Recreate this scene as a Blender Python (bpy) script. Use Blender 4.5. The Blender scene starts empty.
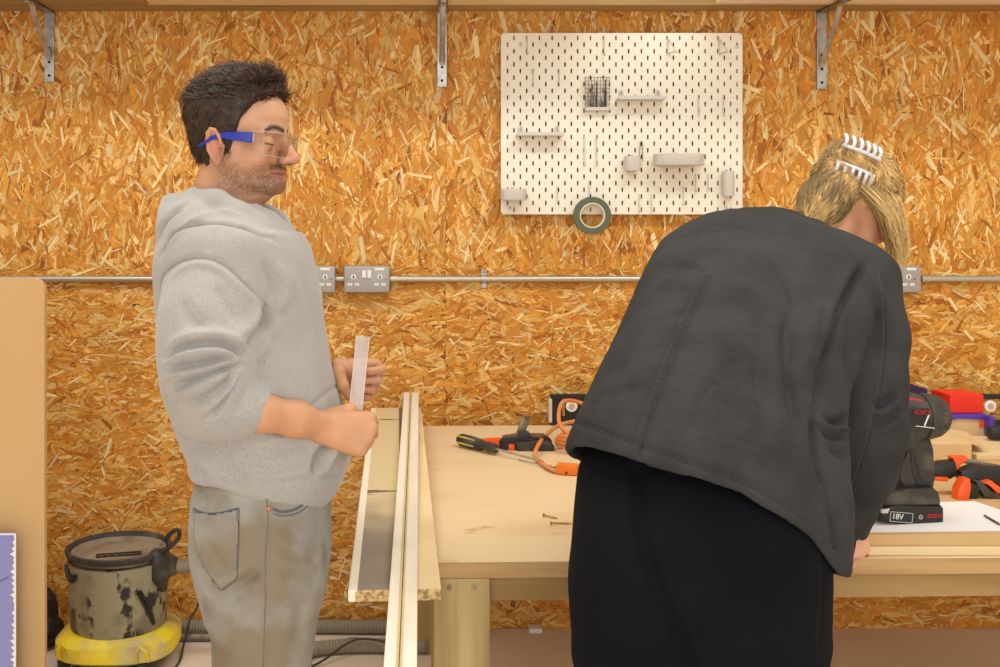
import bpy, bmesh, math, random
import numpy as np
from mathutils import Vector, Matrix, noise
from mathutils.bvhtree import BVHTree
random.seed(7); np.random.seed(7)
PI = math.pi
C = bpy.context.scene.collection
F = 1100.0; HX = 420.0; HY = 225.0; HC = 1.515          # focal px, vanishing point, camera height
def P(px, py, Y):                                        # a photo measurement at distance Y -> a point in the room
    return Vector(((px-HX)*Y/F, Y, HC-(py-HY)*Y/F))
def sc(Y): return F/Y
def s2l(c):
    c = c/255.0
    return c/12.92 if c <= .04045 else ((c+.055)/1.055)**2.4
def rgb(r, g, b): return (s2l(r), s2l(g), s2l(b), 1)

# ------------------------------------------------------------ materials
def mat(name, col, rough=.6, metal=0, col2=None, nscale=8, stretch=(1,1,1), bump=0, bscale=60, bstretch=(1,1,1), lo=.4, hi=.6, spec=.5, vcol=False, detail=4, sheen=0, trans=0, alpha=1, col3=None, n3=3, lo3=.5, hi3=.6):
    m = bpy.data.materials.new(name); m.use_nodes = True
    nt = m.node_tree; b = nt.nodes['Principled BSDF']; N = nt.nodes.new; L = nt.links.new
    b.inputs['Base Color'].default_value = col; b.inputs['Roughness'].default_value = rough
    b.inputs['Metallic'].default_value = metal; b.inputs['Specular IOR Level'].default_value = spec
    if sheen: b.inputs['Sheen Weight'].default_value = sheen; b.inputs['Sheen Roughness'].default_value = .6
    if trans: b.inputs['Transmission Weight'].default_value = trans
    b.inputs['Alpha'].default_value = alpha
    tc = N('ShaderNodeTexCoord')
    src = None
    if vcol:
        a = N('ShaderNodeVertexColor'); a.layer_name = 'Col'; src = a.outputs['Color']
    def nz(scale, st, det):
        mp = N('ShaderNodeMapping'); mp.inputs['Scale'].default_value = st
        L(tc.outputs['Object'], mp.inputs['Vector'])
        n = N('ShaderNodeTexNoise'); n.inputs['Scale'].default_value = scale; n.inputs['Detail'].default_value = det
        L(mp.outputs[0], n.inputs['Vector']); return n
    def layer(src, base, c2, scale, st, lo, hi, det):
        n = nz(scale, st, det)
        r = N('ShaderNodeMapRange'); r.inputs['From Min'].default_value = lo; r.inputs['From Max'].default_value = hi
        L(n.outputs['Fac'], r.inputs['Value'])
        mx = N('ShaderNodeMix'); mx.data_type = 'RGBA'
        L(r.outputs[0], mx.inputs['Factor'])
        if src is None: mx.inputs['A'].default_value = base
        else: L(src, mx.inputs['A'])
        mx.inputs['B'].default_value = c2
        return mx.outputs['Result']
    if col2: src = layer(src, col, col2, nscale, stretch, lo, hi, detail)
    if col3: src = layer(src, col, col3, n3, (1,1,1), lo3, hi3, 5)
    if src is not None: L(src, b.inputs['Base Color'])
    if bump:
        n = nz(bscale, bstretch, 5)
        bp = N('ShaderNodeBump'); bp.inputs['Strength'].default_value = bump; bp.inputs['Distance'].default_value = .002
        L(n.outputs['Fac'], bp.inputs['Height']); L(bp.outputs[0], b.inputs['Normal'])
    return m

# ------------------------------------------------------------ objects
def tag(o, label=None, cat=None, group=None, kind=None):
    if label: o['label'] = label
    if cat: o['category'] = cat
    if group: o['group'] = group
    if kind: o['kind'] = kind
    return o
def empty(name, loc, label=None, cat=None, group=None, rz=0):
    o = bpy.data.objects.new(name, None); C.objects.link(o); o.location = loc; o.rotation_euler = (0,0,rz)
    o.empty_display_size = .02
    return tag(o, label, cat, group)
def place(me, name, m, parent=None, smooth=False):
    o = bpy.data.objects.new(name, me); C.objects.link(o)
    if m is not None:
        for mm in (m if isinstance(m, (list, tuple)) else [m]): me.materials.append(mm)
    if smooth: me.polygons.foreach_set('use_smooth', [True]*len(me.polygons))
    if parent is not None:
        o.parent = parent
        o.matrix_parent_inverse = world(parent).inverted()
    return o
def world(o):
    M = Matrix.LocRotScale(o.location, o.rotation_euler, o.scale)
    if o.parent: M = world(o.parent) @ o.matrix_parent_inverse @ M
    return M
class MB:
    def __init__(s): s.b = bmesh.new()
    def box(s, lo, hi, M=None, bev=0, seg=2):
        r = bmesh.ops.create_cube(s.b, size=1); vs = r['verts']
        lo = Vector(lo); hi = Vector(hi)
        for v in vs:
            v.co = Vector(((lo.x+hi.x)/2 + v.co.x*(hi.x-lo.x), (lo.y+hi.y)/2 + v.co.y*(hi.y-lo.y), (lo.z+hi.z)/2 + v.co.z*(hi.z-lo.z)))
        if bev:
            es = list({e for v in vs for e in v.link_edges})
            r = bmesh.ops.bevel(s.b, geom=es, offset=bev, segments=seg, affect='EDGES', profile=.5)
            vs = list({v for f in r['faces'] for v in f.verts} | {v for v in vs if v.is_valid})
        if M is not None:
            for v in vs: v.co = M @ v.co
        return s
    def tube(s, pts, r, n=10, caps=True, flat=None):
        pts = [Vector(p) for p in pts]; k = len(pts)
        rs = r if isinstance(r, (list, tuple)) else [r]*k
        rings = []; up = None
        for i, p in enumerate(pts):
            d = (pts[min(i+1,k-1)] - pts[max(i-1,0)]).normalized()
            if up is None:
                up = Vector((0,0,1)) if abs(d.z) < .9 else Vector((1,0,0))
            u = (up - d*up.dot(d)).normalized(); w = d.cross(u); up = u
            rings.append([s.b.verts.new(p + rs[i]*((math.cos(2*PI*j/n))*u*(flat or 1) + math.sin(2*PI*j/n)*w)) for j in range(n)])
        for a, b in zip(rings, rings[1:]):
            for j in range(n): s.b.faces.new((a[j], a[(j+1)%n], b[(j+1)%n], b[j]))
        if caps: s.b.faces.new(rings[0][::-1]); s.b.faces.new(rings[-1])
        return s
    def lathe(s, prof, c, n=32, axis='Z', M=None, close=True):
        rings = []
        for (r, h) in prof:
            ring = []
            for j in range(n):
                a = 2*PI*j/n
                q = Vector((r*math.cos(a), r*math.sin(a), h))
                if axis == 'X': q = Vector((h, q.x, q.y))
                elif axis == 'Y': q = Vector((q.x, h, q.y))
                q = Vector(c) + q
                ring.append(s.b.verts.new(M @ q if M is not None else q))
            rings.append(ring)
        for a, b in zip(rings, rings[1:]):
            for j in range(n): s.b.faces.new((a[j], a[(j+1)%n], b[(j+1)%n], b[j]))
        if close: s.b.faces.new(rings[0][::-1]); s.b.faces.new(rings[-1])
        return s
    def prism(s, pts, y0, y1, bev=0, M=None, seg=2):     # outline in x,z extruded along y
        a = [s.b.verts.new((x, y0, z)) for x, z in pts]; b = [s.b.verts.new((x, y1, z)) for x, z in pts]
        n = len(pts); fs = [s.b.faces.new(a), s.b.faces.new(b[::-1])]
        for j in range(n): fs.append(s.b.faces.new((a[j], b[j], b[(j+1)%n], a[(j+1)%n])))
        vs = a+b
        if bev:
            es = [e for e in fs[0].edges] + [e for e in fs[1].edges]
            r = bmesh.ops.bevel(s.b, geom=es, offset=bev, segments=seg, affect='EDGES', profile=.5)
            vs = list({v for f in r['faces'] for v in f.verts} | {v for v in vs if v.is_valid})
        if M is not None:
            for v in vs: v.co = M @ v.co
        return s
    def build(s, name, m, parent=None, smooth=False, auto=True):
        bmesh.ops.recalc_face_normals(s.b, faces=s.b.faces[:])
        me = bpy.data.meshes.new(name); s.b.to_mesh(me); s.b.free()
        o = place(me, name, m, parent, smooth)
        if smooth and auto:
            try: me.set_sharp_from_angle(angle=math.radians(42))
            except Exception: pass
        return o
def T(loc=(0,0,0), rx=0, ry=0, rz=0):
    return Matrix.Translation(loc) @ Matrix.Rotation(rz,4,'Z') @ Matrix.Rotation(ry,4,'Y') @ Matrix.Rotation(rx,4,'X')
def spline(pts, n=8):
    pts = [Vector(p) for p in pts]; out = []
    for i in range(len(pts)-1):
        p0 = pts[max(i-1,0)]; p1 = pts[i]; p2 = pts[i+1]; p3 = pts[min(i+2,len(pts)-1)]
        for j in range(n):
            t = j/n
            out.append(.5*((2*p1) + (p2-p0)*t + (2*p0-5*p1+4*p2-p3)*t*t + (3*p1-p0-3*p2+p3)*t**3))
    out.append(pts[-1]); return out
def text_mesh(txt, size, M, m, name, parent, depth=.0004):
    cu = bpy.data.curves.new('writing', 'FONT'); cu.body = txt; cu.size = size; cu.extrude = depth; cu.align_x = 'CENTER'; cu.align_y = 'CENTER'
    o = bpy.data.objects.new('writing', cu); C.objects.link(o)
    dg = bpy.context.evaluated_depsgraph_get()
    me = bpy.data.meshes.new_from_object(o.evaluated_get(dg)); bpy.data.objects.remove(o)
    me.transform(M)
    return place(me, name, m, parent)

# ------------------------------------------------------------ signed-distance modelling
class SDF:
    def __init__(s, lo, hi, h):
        s.h = h; s.lo = np.array(lo, float)
        s.n = np.ceil((np.array(hi)-s.lo)/h).astype(int)+1
        s.F = np.full(s.n, .2, np.float32)
        s.ax = [s.lo[i] + h*np.arange(s.n[i]) for i in range(3)]
    def sub(s, lo, hi):
        a = [max(0, int((lo[i]-s.lo[i])/s.h)) for i in range(3)]
        b = [min(s.n[i], int((hi[i]-s.lo[i])/s.h)+2) for i in range(3)]
        if any(b[i] <= a[i] for i in range(3)): return None
        sl = tuple(slice(a[i], b[i]) for i in range(3))
        X, Y, Z = np.meshgrid(*[s.ax[i][sl[i]] for i in range(3)], indexing='ij')
        return sl, X, Y, Z
    def op(s, fn, lo, hi, k=.01, mode='u'):
        m = k*1.5 + 4*s.h
        q = s.sub([v-m for v in lo], [v+m for v in hi])
        if q is None: return
        sl, X, Y, Z = q
        d = fn(X, Y, Z).astype(np.float32); f = s.F[sl]
        if mode == 'u':
            h = np.maximum(k-np.abs(f-d), 0)/k; s.F[sl] = np.minimum(f, d) - h*h*k/4
        elif mode == 's':
            d = -d; h = np.maximum(k-np.abs(f-d), 0)/k; s.F[sl] = np.maximum(f, d) + h*h*k/4
        elif mode == 'i':
            h = np.maximum(k-np.abs(f-d), 0)/k; s.F[sl] = np.maximum(f, d) + h*h*k/4
    def rc(s, a, b, ra, rb, k=.01, mode='u', M=None):
        a = Vector(a); b = Vector(b)
        if M is not None: a = M @ a; b = M @ b
        R = max(ra, rb); lo = [min(a[i], b[i])-R for i in range(3)]; hi = [max(a[i], b[i])+R for i in range(3)]
        d = b-a; L2 = max(d.dot(d), 1e-12)
        def fn(X, Y, Z):
            t = np.clip(((X-a.x)*d.x+(Y-a.y)*d.y+(Z-a.z)*d.z)/L2, 0, 1)
            return np.sqrt((X-a.x-t*d.x)**2+(Y-a.y-t*d.y)**2+(Z-a.z-t*d.z)**2) - (ra+(rb-ra)*t)
        s.op(fn, lo, hi, k, mode)
    def chain(s, pts, rs, k=.01, mode='u', M=None):
        if not isinstance(rs, (list, tuple)): rs = [rs]*len(pts)
        if len(pts) == 1: return s.rc(pts[0], pts[0], rs[0], rs[0], k, mode, M)
        for i in range(len(pts)-1): s.rc(pts[i], pts[i+1], rs[i], rs[i+1], k, mode, M)
    def ell(s, c, r, R=None, k=.01, mode='u', M=None):
        L = Matrix.Translation(c) @ (R.to_4x4() if R is not None else Matrix.Identity(4))
        if M is not None: L = M @ L
        I = np.array(L.inverted()); ce = L.translation; m = max(r)
        def fn(X, Y, Z):
            x = I[0,0]*X+I[0,1]*Y+I[0,2]*Z+I[0,3]; y = I[1,0]*X+I[1,1]*Y+I[1,2]*Z+I[1,3]; z = I[2,0]*X+I[2,1]*Y+I[2,2]*Z+I[2,3]
            k0 = np.sqrt((x/r[0])**2+(y/r[1])**2+(z/r[2])**2); k1 = np.sqrt((x/r[0]**2)**2+(y/r[1]**2)**2+(z/r[2]**2)**2)+1e-9
            return k0*(k0-1)/k1
        s.op(fn, [ce[i]-m for i in range(3)], [ce[i]+m for i in range(3)], k, mode)
    def sweep(s, secs, k=.02, mode='u', n=24, power=2.0, grow=0, ext=0):
        # secs: (centre, u vector with its half width as length, half depth rv); smooth interpolation between sections
        m = len(secs); tt = np.linspace(0, m-1, n)
        cs = spline([q[0] for q in secs], 8); us = spline([q[1] for q in secs], 8); vs = spline([Vector((q[2],0,0)) for q in secs], 8)
        if ext:
            cs[0] = cs[0] + (cs[0]-cs[1]).normalized()*ext
        c = np.array(cs); u = np.array(us); rv = np.array([v.x for v in vs])
        ru = np.linalg.norm(u, axis=1); uh = u/ru[:,None]; ru = ru+grow; rv = rv+grow
        R = max(ru.max(), rv.max()); lo = c.min(0)-R; hi = c.max(0)+R
        def fn(X, Y, Z):
            best = np.full(X.shape, 1e9); bd = np.full(X.shape, 1e9)
            for i in range(len(c)-1):
                d = c[i+1]-c[i]; L = np.linalg.norm(d)
                if L < 1e-6: continue
                d = d/L
                x = X-c[i,0]; y = Y-c[i,1]; z = Z-c[i,2]
                t = x*d[0]+y*d[1]+z*d[2]
                tc_ = np.clip(t, 0, L); f = tc_/L
                U = uh[i]-d*np.dot(uh[i], d); U /= np.linalg.norm(U); V = np.cross(d, U)
                a = ru[i]+(ru[i+1]-ru[i])*f; b = rv[i]+(rv[i+1]-rv[i])*f
                du = x*U[0]+y*U[1]+z*U[2]; dv = x*V[0]+y*V[1]+z*V[2]
                rr = ((np.abs(du)/a)**power+(np.abs(dv)/b)**power)**(1/power)
                mn = np.minimum(a, b)
                side = (rr-1)*mn
                lo_ = np.maximum(-t-(0 if i == 0 else .03), 0); hi_ = np.maximum(t-L-(0 if i == len(c)-2 else .03), 0)
                cap = lo_+hi_
                dist = np.where(cap > 0, np.where(side > 0, np.sqrt(np.maximum(side, 0)**2+cap**2), cap), side)
                best = np.minimum(best, dist)
            return best
        s.op(fn, lo, hi, k, mode)
    def mesh(s):
        Fv = s.F; n = s.n; ins = Fv < 0
        c = np.zeros(n-1, np.int8)
        for i in (0,1):
            for j in (0,1):
                for l in (0,1): c += ins[i:n[0]-1+i, j:n[1]-1+j, l:n[2]-1+l]
        act = np.argwhere((c > 0) & (c < 8)); idx = np.full(n-1, -1, np.int64); idx[act[:,0], act[:,1], act[:,2]] = np.arange(len(act))
        cor = [(i,j,l) for i in (0,1) for j in (0,1) for l in (0,1)]
        val = np.stack([Fv[act[:,0]+i, act[:,1]+j, act[:,2]+l] for i,j,l in cor], 1)
        acc = np.zeros((len(act),3)); cnt = np.zeros(len(act))
        for a in range(8):
            for b in range(a+1, 8):
                if sum(abs(cor[a][q]-cor[b][q]) for q in range(3)) != 1: continue
                va, vb = val[:,a], val[:,b]; mk = (va < 0) != (vb < 0)
                t = np.where(mk, va/np.where(mk, va-vb, 1), 0)
                p = np.array(cor[a])[None,:] + t[:,None]*(np.array(cor[b])-np.array(cor[a]))[None,:]
                acc += p*mk[:,None]; cnt += mk
        V = s.lo + s.h*(act + acc/np.maximum(cnt,1)[:,None])
        quads = []
        for ax in range(3):
            o1, o2 = (ax+1)%3, (ax+2)%3
            sl = [slice(None)]*3; sl2 = [slice(None)]*3; sl[ax] = slice(0, n[ax]-1); sl2[ax] = slice(1, n[ax])
            A = ins[tuple(sl)]; B = ins[tuple(sl2)]
            e = np.argwhere(A != B)
            e = e[(e[:,o1] > 0) & (e[:,o2] > 0) & (e[:,o1] < n[o1]-1) & (e[:,o2] < n[o2]-1)]
            fl = A[e[:,0], e[:,1], e[:,2]]
            def g(d1, d2):
                q = e.copy(); q[:,o1] -= d1; q[:,o2] -= d2; return idx[q[:,0], q[:,1], q[:,2]]
            Q = np.stack([g(1,1), g(0,1), g(0,0), g(1,0)], 1)
            Q = np.where(fl[:,None], Q, Q[:,::-1])
            quads.append(Q)
        Q = np.concatenate(quads); Q = Q[np.all(Q >= 0, axis=1)]
        used = np.zeros(len(V), bool); used[Q.ravel()] = True; new = np.cumsum(used)-1
        return V[used], new[Q]
def vnormals(V, Q):
    a = V[Q[:,2]]-V[Q[:,0]]; b = V[Q[:,3]]-V[Q[:,1]]; fn = np.cross(a, b); N = np.zeros_like(V)
    for j in range(4):
        for ax in range(3): N[:,ax] += np.bincount(Q[:,j], fn[:,ax], len(V))
    return N/np.maximum(np.linalg.norm(N, axis=1), 1e-12)[:,None]
def relax(V, Q, it=2, lam=.5):
    E = np.concatenate([Q[:,[0,1]], Q[:,[1,2]], Q[:,[2,3]], Q[:,[3,0]]])
    deg = np.bincount(E[:,0], minlength=len(V))+np.bincount(E[:,1], minlength=len(V))
    for _ in range(it):
        S = np.zeros_like(V)
        for ax in range(3):
            S[:,ax] = np.bincount(E[:,0], V[E[:,1],ax], len(V))+np.bincount(E[:,1], V[E[:,0],ax], len(V))
        V = V + lam*(S/np.maximum(deg,1)[:,None]-V)
    return V
def np_mesh(name, V, Q, col=None):
    me = bpy.data.meshes.new(name)
    me.vertices.add(len(V)); me.vertices.foreach_set('co', np.asarray(V, np.float32).ravel())
    k = Q.shape[1]
    me.loops.add(len(Q)*k); me.loops.foreach_set('vertex_index', Q.astype(np.int32).ravel())
    me.polygons.add(len(Q)); me.polygons.foreach_set('loop_start', np.arange(0, len(Q)*k, k, dtype=np.int32))
    me.update(calc_edges=True)
    if col is not None:
        a = me.color_attributes.new('Col', 'FLOAT_COLOR', 'POINT')
        cc = np.ones((len(V),4), np.float32); cc[:,:3] = col; a.data.foreach_set('color', cc.ravel())
    return me
def densify(pts, step=.004):
    out = []
    for a, b in zip(pts, pts[1:]):
        n = max(1, int((b-a).length/step))
        out += [a.lerp(b, i/n) for i in range(n)]
    out.append(pts[-1]); return out
class Surf:                                                # sculpt helper: projects measured lines on the surface
    def __init__(s, V, Q):
        s.V = V; s.Q = Q; s.N = vnormals(V, Q); s.tree()
    def tree(s): s.t = BVHTree.FromPolygons([tuple(v) for v in s.V], [tuple(q) for q in s.Q])
    def hit(s, px, py, near=True):
        o = Vector((0,0,HC)); d = (P(px,py,1)-o).normalized()
        r = s.t.ray_cast(o, d)
        return (r[0], r[1]) if r[0] is not None else (None, None)
    def line(s, pts, sm=True):
        q = [Vector((a, b, 0)) for a, b in pts]
        if sm and len(q) > 2: q = spline(q, 6)
        q = densify(q, 2.0); out = []
        for v in q:
            h, n = s.hit(v.x, v.y)
            if h is not None and (not out or (h-out[-1]).length < .06): out.append(h)
        return out
    def fold(s, pts, w, depth, taper=True, sm=True):       # depth > 0 raises, < 0 cuts
        L = s.line(pts, sm)
        if len(L) < 2: return
        L = densify(L, w*.4); A = np.array([tuple(p) for p in L]); m = len(A)
        amp = np.ones(m) if not taper else np.clip(np.sin(np.linspace(.12, PI-.12, m))*1.4, 0, 1)
        lo = A.min(0)-3*w; hi = A.max(0)+3*w
        ids = np.where(np.all((s.V > lo) & (s.V < hi), axis=1))[0]
        if not len(ids): return
        best = np.full(len(ids), 1e9); ba = np.zeros(len(ids)); vv = s.V[ids]
        for i in range(m):
            d = np.sum((vv-A[i])**2, axis=1); k = d < best; best[k] = d[k]; ba[k] = amp[i]
        s.V[ids] += s.N[ids]*(depth*ba*np.exp(-best/(w*w)))[:,None]
    def wrinkle(s, amp, scale, st=(1,1,1), seed=0, mask=None):
        for i in range(len(s.V)):
            v = s.V[i]; n = noise.noise(Vector((v[0]*scale*st[0]+seed, v[1]*scale*st[1], v[2]*scale*st[2])))
            s.V[i] = v + s.N[i]*n*amp
def stitch(surf, pts, r, name, m, parent, dash=None, sm=True, off=.0):
    L = surf.line(pts, sm)
    if len(L) < 2: return None
    mb = MB()
    if dash:
        D = densify(L, dash/2)
        for i in range(0, len(D)-1, 3): mb.tube([D[i], D[min(i+1,len(D)-1)]], r, 5)
    else:
        mb.tube([p for i, p in enumerate(L) if i == 0 or i == len(L)-1 or i % 2 == 0], r, 6)
    return mb.build(name, m, parent, smooth=True, auto=False)
# ------------------------------------------------------------ materials used by the place
M = {}
M['pine'] = mat('pine_timber', rgb(205,172,112), .6, col2=rgb(178,140,82), nscale=6, stretch=(1,1,.12), lo=.35, hi=.65, bump=.15, bscale=40, bstretch=(1,1,.1))
M['post'] = mat('treated_post', rgb(196,172,118), .65, col2=rgb(160,132,80), nscale=22, stretch=(1,1,.05), lo=.4, hi=.62, bump=.2, bscale=60, bstretch=(1,1,.06))
M['rail'] = mat('treated_rail', rgb(178,146,92), .65, col2=rgb(150,116,64), nscale=14, stretch=(.08,1,1), lo=.35, hi=.65, bump=.2, bscale=60, bstretch=(.06,1,1))
M['benchtop'] = mat('bench_ply', rgb(230,204,160), .55, col2=rgb(212,176,124), nscale=3.5, stretch=(.5,1,1), lo=.5, hi=.75, bump=.1, bscale=50, col3=rgb(190,150,96), n3=7, lo3=.66, hi3=.74)
M['benchedge'] = mat('bench_edge', rgb(196,158,106), .7, col2=rgb(160,120,72), nscale=8, stretch=(.2,1,4), lo=.4, hi=.7, bump=.3, bscale=70)
M['mdf'] = mat('mdf_board', rgb(212,176,122), .7, col2=rgb(200,160,104), nscale=4, lo=.4, hi=.7)
M['palewood'] = mat('pale_board', rgb(232,206,160), .65, col2=rgb(218,186,134), nscale=5, stretch=(.3,1,1), lo=.4, hi=.7)
M['kraft'] = mat('kraft_card', rgb(226,192,142), .75, col2=rgb(206,168,114), nscale=5, lo=.4, hi=.8)
M['hardboard'] = mat('hardboard', rgb(212,172,118), .7, col2=rgb(200,158,104), nscale=1.5, lo=.3, hi=.8, bump=.05)
M['floor'] = mat('floor_plaster', rgb(234,219,202), .7, col2=rgb(222,204,186), nscale=1.6, lo=.4, hi=.7, bump=.1, col3=rgb(176,150,126), n3=9, lo3=.68, hi3=.78)
M['steel'] = mat('galvanised_steel', rgb(198,196,190), .38, .85, col2=rgb(160,158,152), nscale=30, lo=.4, hi=.7)
M['dullsteel'] = mat('dull_steel', rgb(150,140,125), .4, .8, col2=rgb(110,98,84), nscale=30)
M['conduit'] = mat('conduit_steel', rgb(196,188,170), .35, .7)
M['socket'] = mat('metal_socket', rgb(172,166,160), .45, .3)
M['white'] = mat('white_plastic', rgb(238,236,230), .4)
M['offwhite'] = mat('pegboard_paint', rgb(242,234,216), .5)
M['greyplastic'] = mat('grey_plastic', rgb(206,200,190), .4)
M['black'] = mat('black_plastic', rgb(34,32,30), .45)
M['dark'] = mat('dark_hole', rgb(22,18,15), .8)
M['dusty'] = mat('dusty_black', rgb(56,52,46), .6, col2=rgb(110,100,86), nscale=18, lo=.5, hi=.8)
M['orange'] = mat('orange_plastic', rgb(244,92,30), .4)
M['cable'] = mat('orange_cable', rgb(238,128,50), .5, col2=rgb(214,150,96), nscale=20)
M['red'] = mat('red_box', rgb(238,46,22), .5)
M['purple'] = mat('purple_card', rgb(92,58,170), .5)
M['navy'] = mat('navy_card', rgb(52,42,104), .5)
M['brass'] = mat('brass', rgb(190,150,80), .35, .8)
M['paper'] = mat('white_paper', rgb(244,240,234), .8)
M['tape'] = mat('green_tape', rgb(92,98,76), .5)
M['core'] = mat('tape_core', rgb(226,216,190), .6)
M['redink'] = mat('red_ink', rgb(214,40,36), .5)
M['yellow'] = mat('yellow_plastic', rgb(238,214,48), .5, col2=rgb(196,178,132), nscale=9, lo=.45, hi=.65)
M['drum'] = mat('dusty_drum', rgb(158,150,120), .6, col2=rgb(46,42,38), nscale=19, stretch=(1,1,.7), lo=.54, hi=.59, col3=rgb(126,116,96), n3=14, lo3=.5, hi3=.7, bump=.1)
M['dust'] = mat('grey_dust', rgb(150,134,112), .8, col2=rgb(120,104,84), nscale=10)
M['hose'] = mat('grey_hose', rgb(150,142,122), .6)
M['darkcable'] = mat('dark_cable', rgb(64,58,52), .5)
M['plug'] = mat('plug_orange', rgb(238,126,30), .45)
M['lilac'] = mat('lilac_sheet', rgb(150,148,200), .5, col2=rgb(136,136,192), nscale=2)
M['primer'] = mat('white_primer', rgb(236,226,204), .55, col2=rgb(206,190,158), nscale=10, stretch=(1,.15,1), lo=.5, hi=.75)
M['groove'] = mat('tan_groove', rgb(206,180,128), .6)
M['laminate'] = mat('scuffed_laminate', rgb(214,194,150), .4, col2=rgb(110,96,72), nscale=26, stretch=(.25,1,1), lo=.66, hi=.70)
M['chip'] = mat('chipboard_edge', rgb(208,178,122), .8, col2=rgb(150,116,68), nscale=120, lo=.45, hi=.6)
M['backing'] = mat('osb_resin', rgb(150,92,30), .7, col2=rgb(110,62,20), nscale=20)

# ------------------------------------------------------------ the back wall of strand board
def osb_material():
    m = bpy.data.materials.new('osb_strands'); m.use_nodes = True
    nt = m.node_tree; b = nt.nodes['Principled BSDF']; N = nt.nodes.new; L = nt.links.new
    b.inputs['Roughness'].default_value = .55; b.inputs['Specular IOR Level'].default_value = .3
    a = N('ShaderNodeVertexColor'); a.layer_name = 'Col'
    uv = N('ShaderNodeUVMap'); uv.uv_map = 'Grain'
    n = N('ShaderNodeTexNoise'); n.inputs['Scale'].default_value = 1; n.inputs['Detail'].default_value = 3
    L(uv.outputs[0], n.inputs['Vector'])
    mr = N('ShaderNodeMapRange'); mr.inputs['From Min'].default_value = .3; mr.inputs['From Max'].default_value = .7
    mr.inputs['To Min'].default_value = .74; mr.inputs['To Max'].default_value = 1.12
    L(n.outputs['Fac'], mr.inputs['Value'])
    mx = N('ShaderNodeMix'); mx.data_type = 'RGBA'; mx.blend_type = 'MULTIPLY'; mx.inputs['Factor'].default_value = 1
    L(a.outputs['Color'], mx.inputs['A']); L(mr.outputs[0], mx.inputs['B'])
    L(mx.outputs['Result'], b.inputs['Base Color'])
    bp = N('ShaderNodeBump'); bp.inputs['Strength'].default_value = .25; bp.inputs['Distance'].default_value = .0006
    L(n.outputs['Fac'], bp.inputs['Height']); L(bp.outputs[0], b.inputs['Normal'])
    return m
WALL = 3.44
def osb_wall():
    rng = np.random.default_rng(23)
    V = []; Fc = []; col = []; uvs = []
    def panel(x0, x1, z0, z1, n, bias, spread, big):
        depth = np.linspace(0, .0035, n)
        for i in range(n):
            q = i/n
            L = rng.uniform(.035, .15 if big else .11); w = min(L*rng.uniform(.05, .30), .034 if big else .022)
            if rng.random() < .35: L *= .5; w *= .6
            if i > n*.62: L *= rng.uniform(.25,.8); w *= rng.uniform(.18,.5)
            a = bias + rng.normal(0, spread)
            cx = rng.uniform(x0+.01, x1-.01); cz = rng.uniform(z0+.006, z1-.006)
            ca, sa = math.cos(a), math.sin(a)
            ty = rng.random(); v = rng.uniform(-.08, .08)
            if ty < .30: c = (234, 188, 108)
            elif ty < .66: c = (220, 154, 62)
            elif ty < .95: c = (206, 132, 44)
            else: c = (172, 100, 30)
            if i > n*.8 and ty < .25: c = (244, 212, 150)
            if rng.random() < .008: c = (84, 50, 22); w *= .3; L *= .5
            cl = [s2l(min(255, max(0, t*(1+v)))) for t in c]
            y = WALL - .0005 - depth[i]
            e1, e2, e3, e4 = rng.uniform(-.12, .22, 4)*L
            sk = rng.uniform(-.3, .3)*w
            o = [(-L/2+e1, -w/2), (-L*.1, -w/2-sk*.2), (L/2-e2, -w/2), (L/2, -w*.1+sk), (L/2-e3, w/2), (0, w/2+sk*.15), (-L/2+e4, w/2), (-L/2, w*.1-sk)]
            k = len(V); g = rng.uniform(0, 90)
            tilt = rng.uniform(-.0004, .0004)
            for (p, r) in o:
                X = cx + p*ca - r*sa; Z = cz + p*sa + r*ca
                X = min(max(X, x0), x1); Z = min(max(Z, z0), z1)
                V.append((X, y + tilt*p/L, Z)); col.append(cl); uvs.append((g+p*14, g*1.7+r*420))
            Fc.append(list(range(k, k+8)))
    zs = P(0, 268, WALL).z
    seams = [-2.2, -.99, .235, 1.45, 2.67]
    # upper sheets: strands mostly upright; lower sheets: strands mostly lying
    for (a, b) in ((-1.95, .08), (.08, 2.3)):
        panel(a, b, zs-.003, 2.46, int(13000*(b-a)), PI/2, .60, True)
        panel(a, b, .24, zs+.003, int(13000*(b-a)), .06, .62, False)
    V = np.array(V); me = bpy.data.meshes.new('wall_back')
    # slab behind
    base = len(V); sl = [(-3,WALL,0),(3.2,WALL,0),(3.2,WALL,2.8),(-3,WALL,2.8),(-3,WALL+.05,0),(3.2,WALL+.05,0),(3.2,WALL+.05,2.8),(-3,WALL+.05,2.8)]
    faces = Fc + [[base, base+1, base+2, base+3], [base+5, base+4, base+7, base+6], [base+4, base, base+3, base+7], [base+1, base+5, base+6, base+2], [base+3,base+2,base+6,base+7]]
    me.from_pydata([tuple(v) for v in V]+sl, [], faces)
    c = np.ones((len(V)+8,4), np.float32); c[:len(V),:3] = np.array(col); c[len(V):,:3] = (s2l(150), s2l(92), s2l(34))
    at = me.color_attributes.new('Col', 'FLOAT_COLOR', 'POINT'); at.data.foreach_set('color', c.ravel())
    U = np.array(uvs+[(0,0)]*8, np.float32); lv = np.zeros(len(me.loops), np.int32); me.loops.foreach_get('vertex_index', lv)
    ul = me.uv_layers.new(name='Grain'); ul.data.foreach_set('uv', U[lv].ravel())
    o = place(me, 'wall_back', osb_material()); o['kind'] = 'structure'
osb_wall()
PZ = P(0, 628, WALL).z
o = MB().box((-3, -1.2, -.05), (3.2, WALL+.05, 0)).build('floor', M['floor']); o['kind'] = 'structure'
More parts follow.
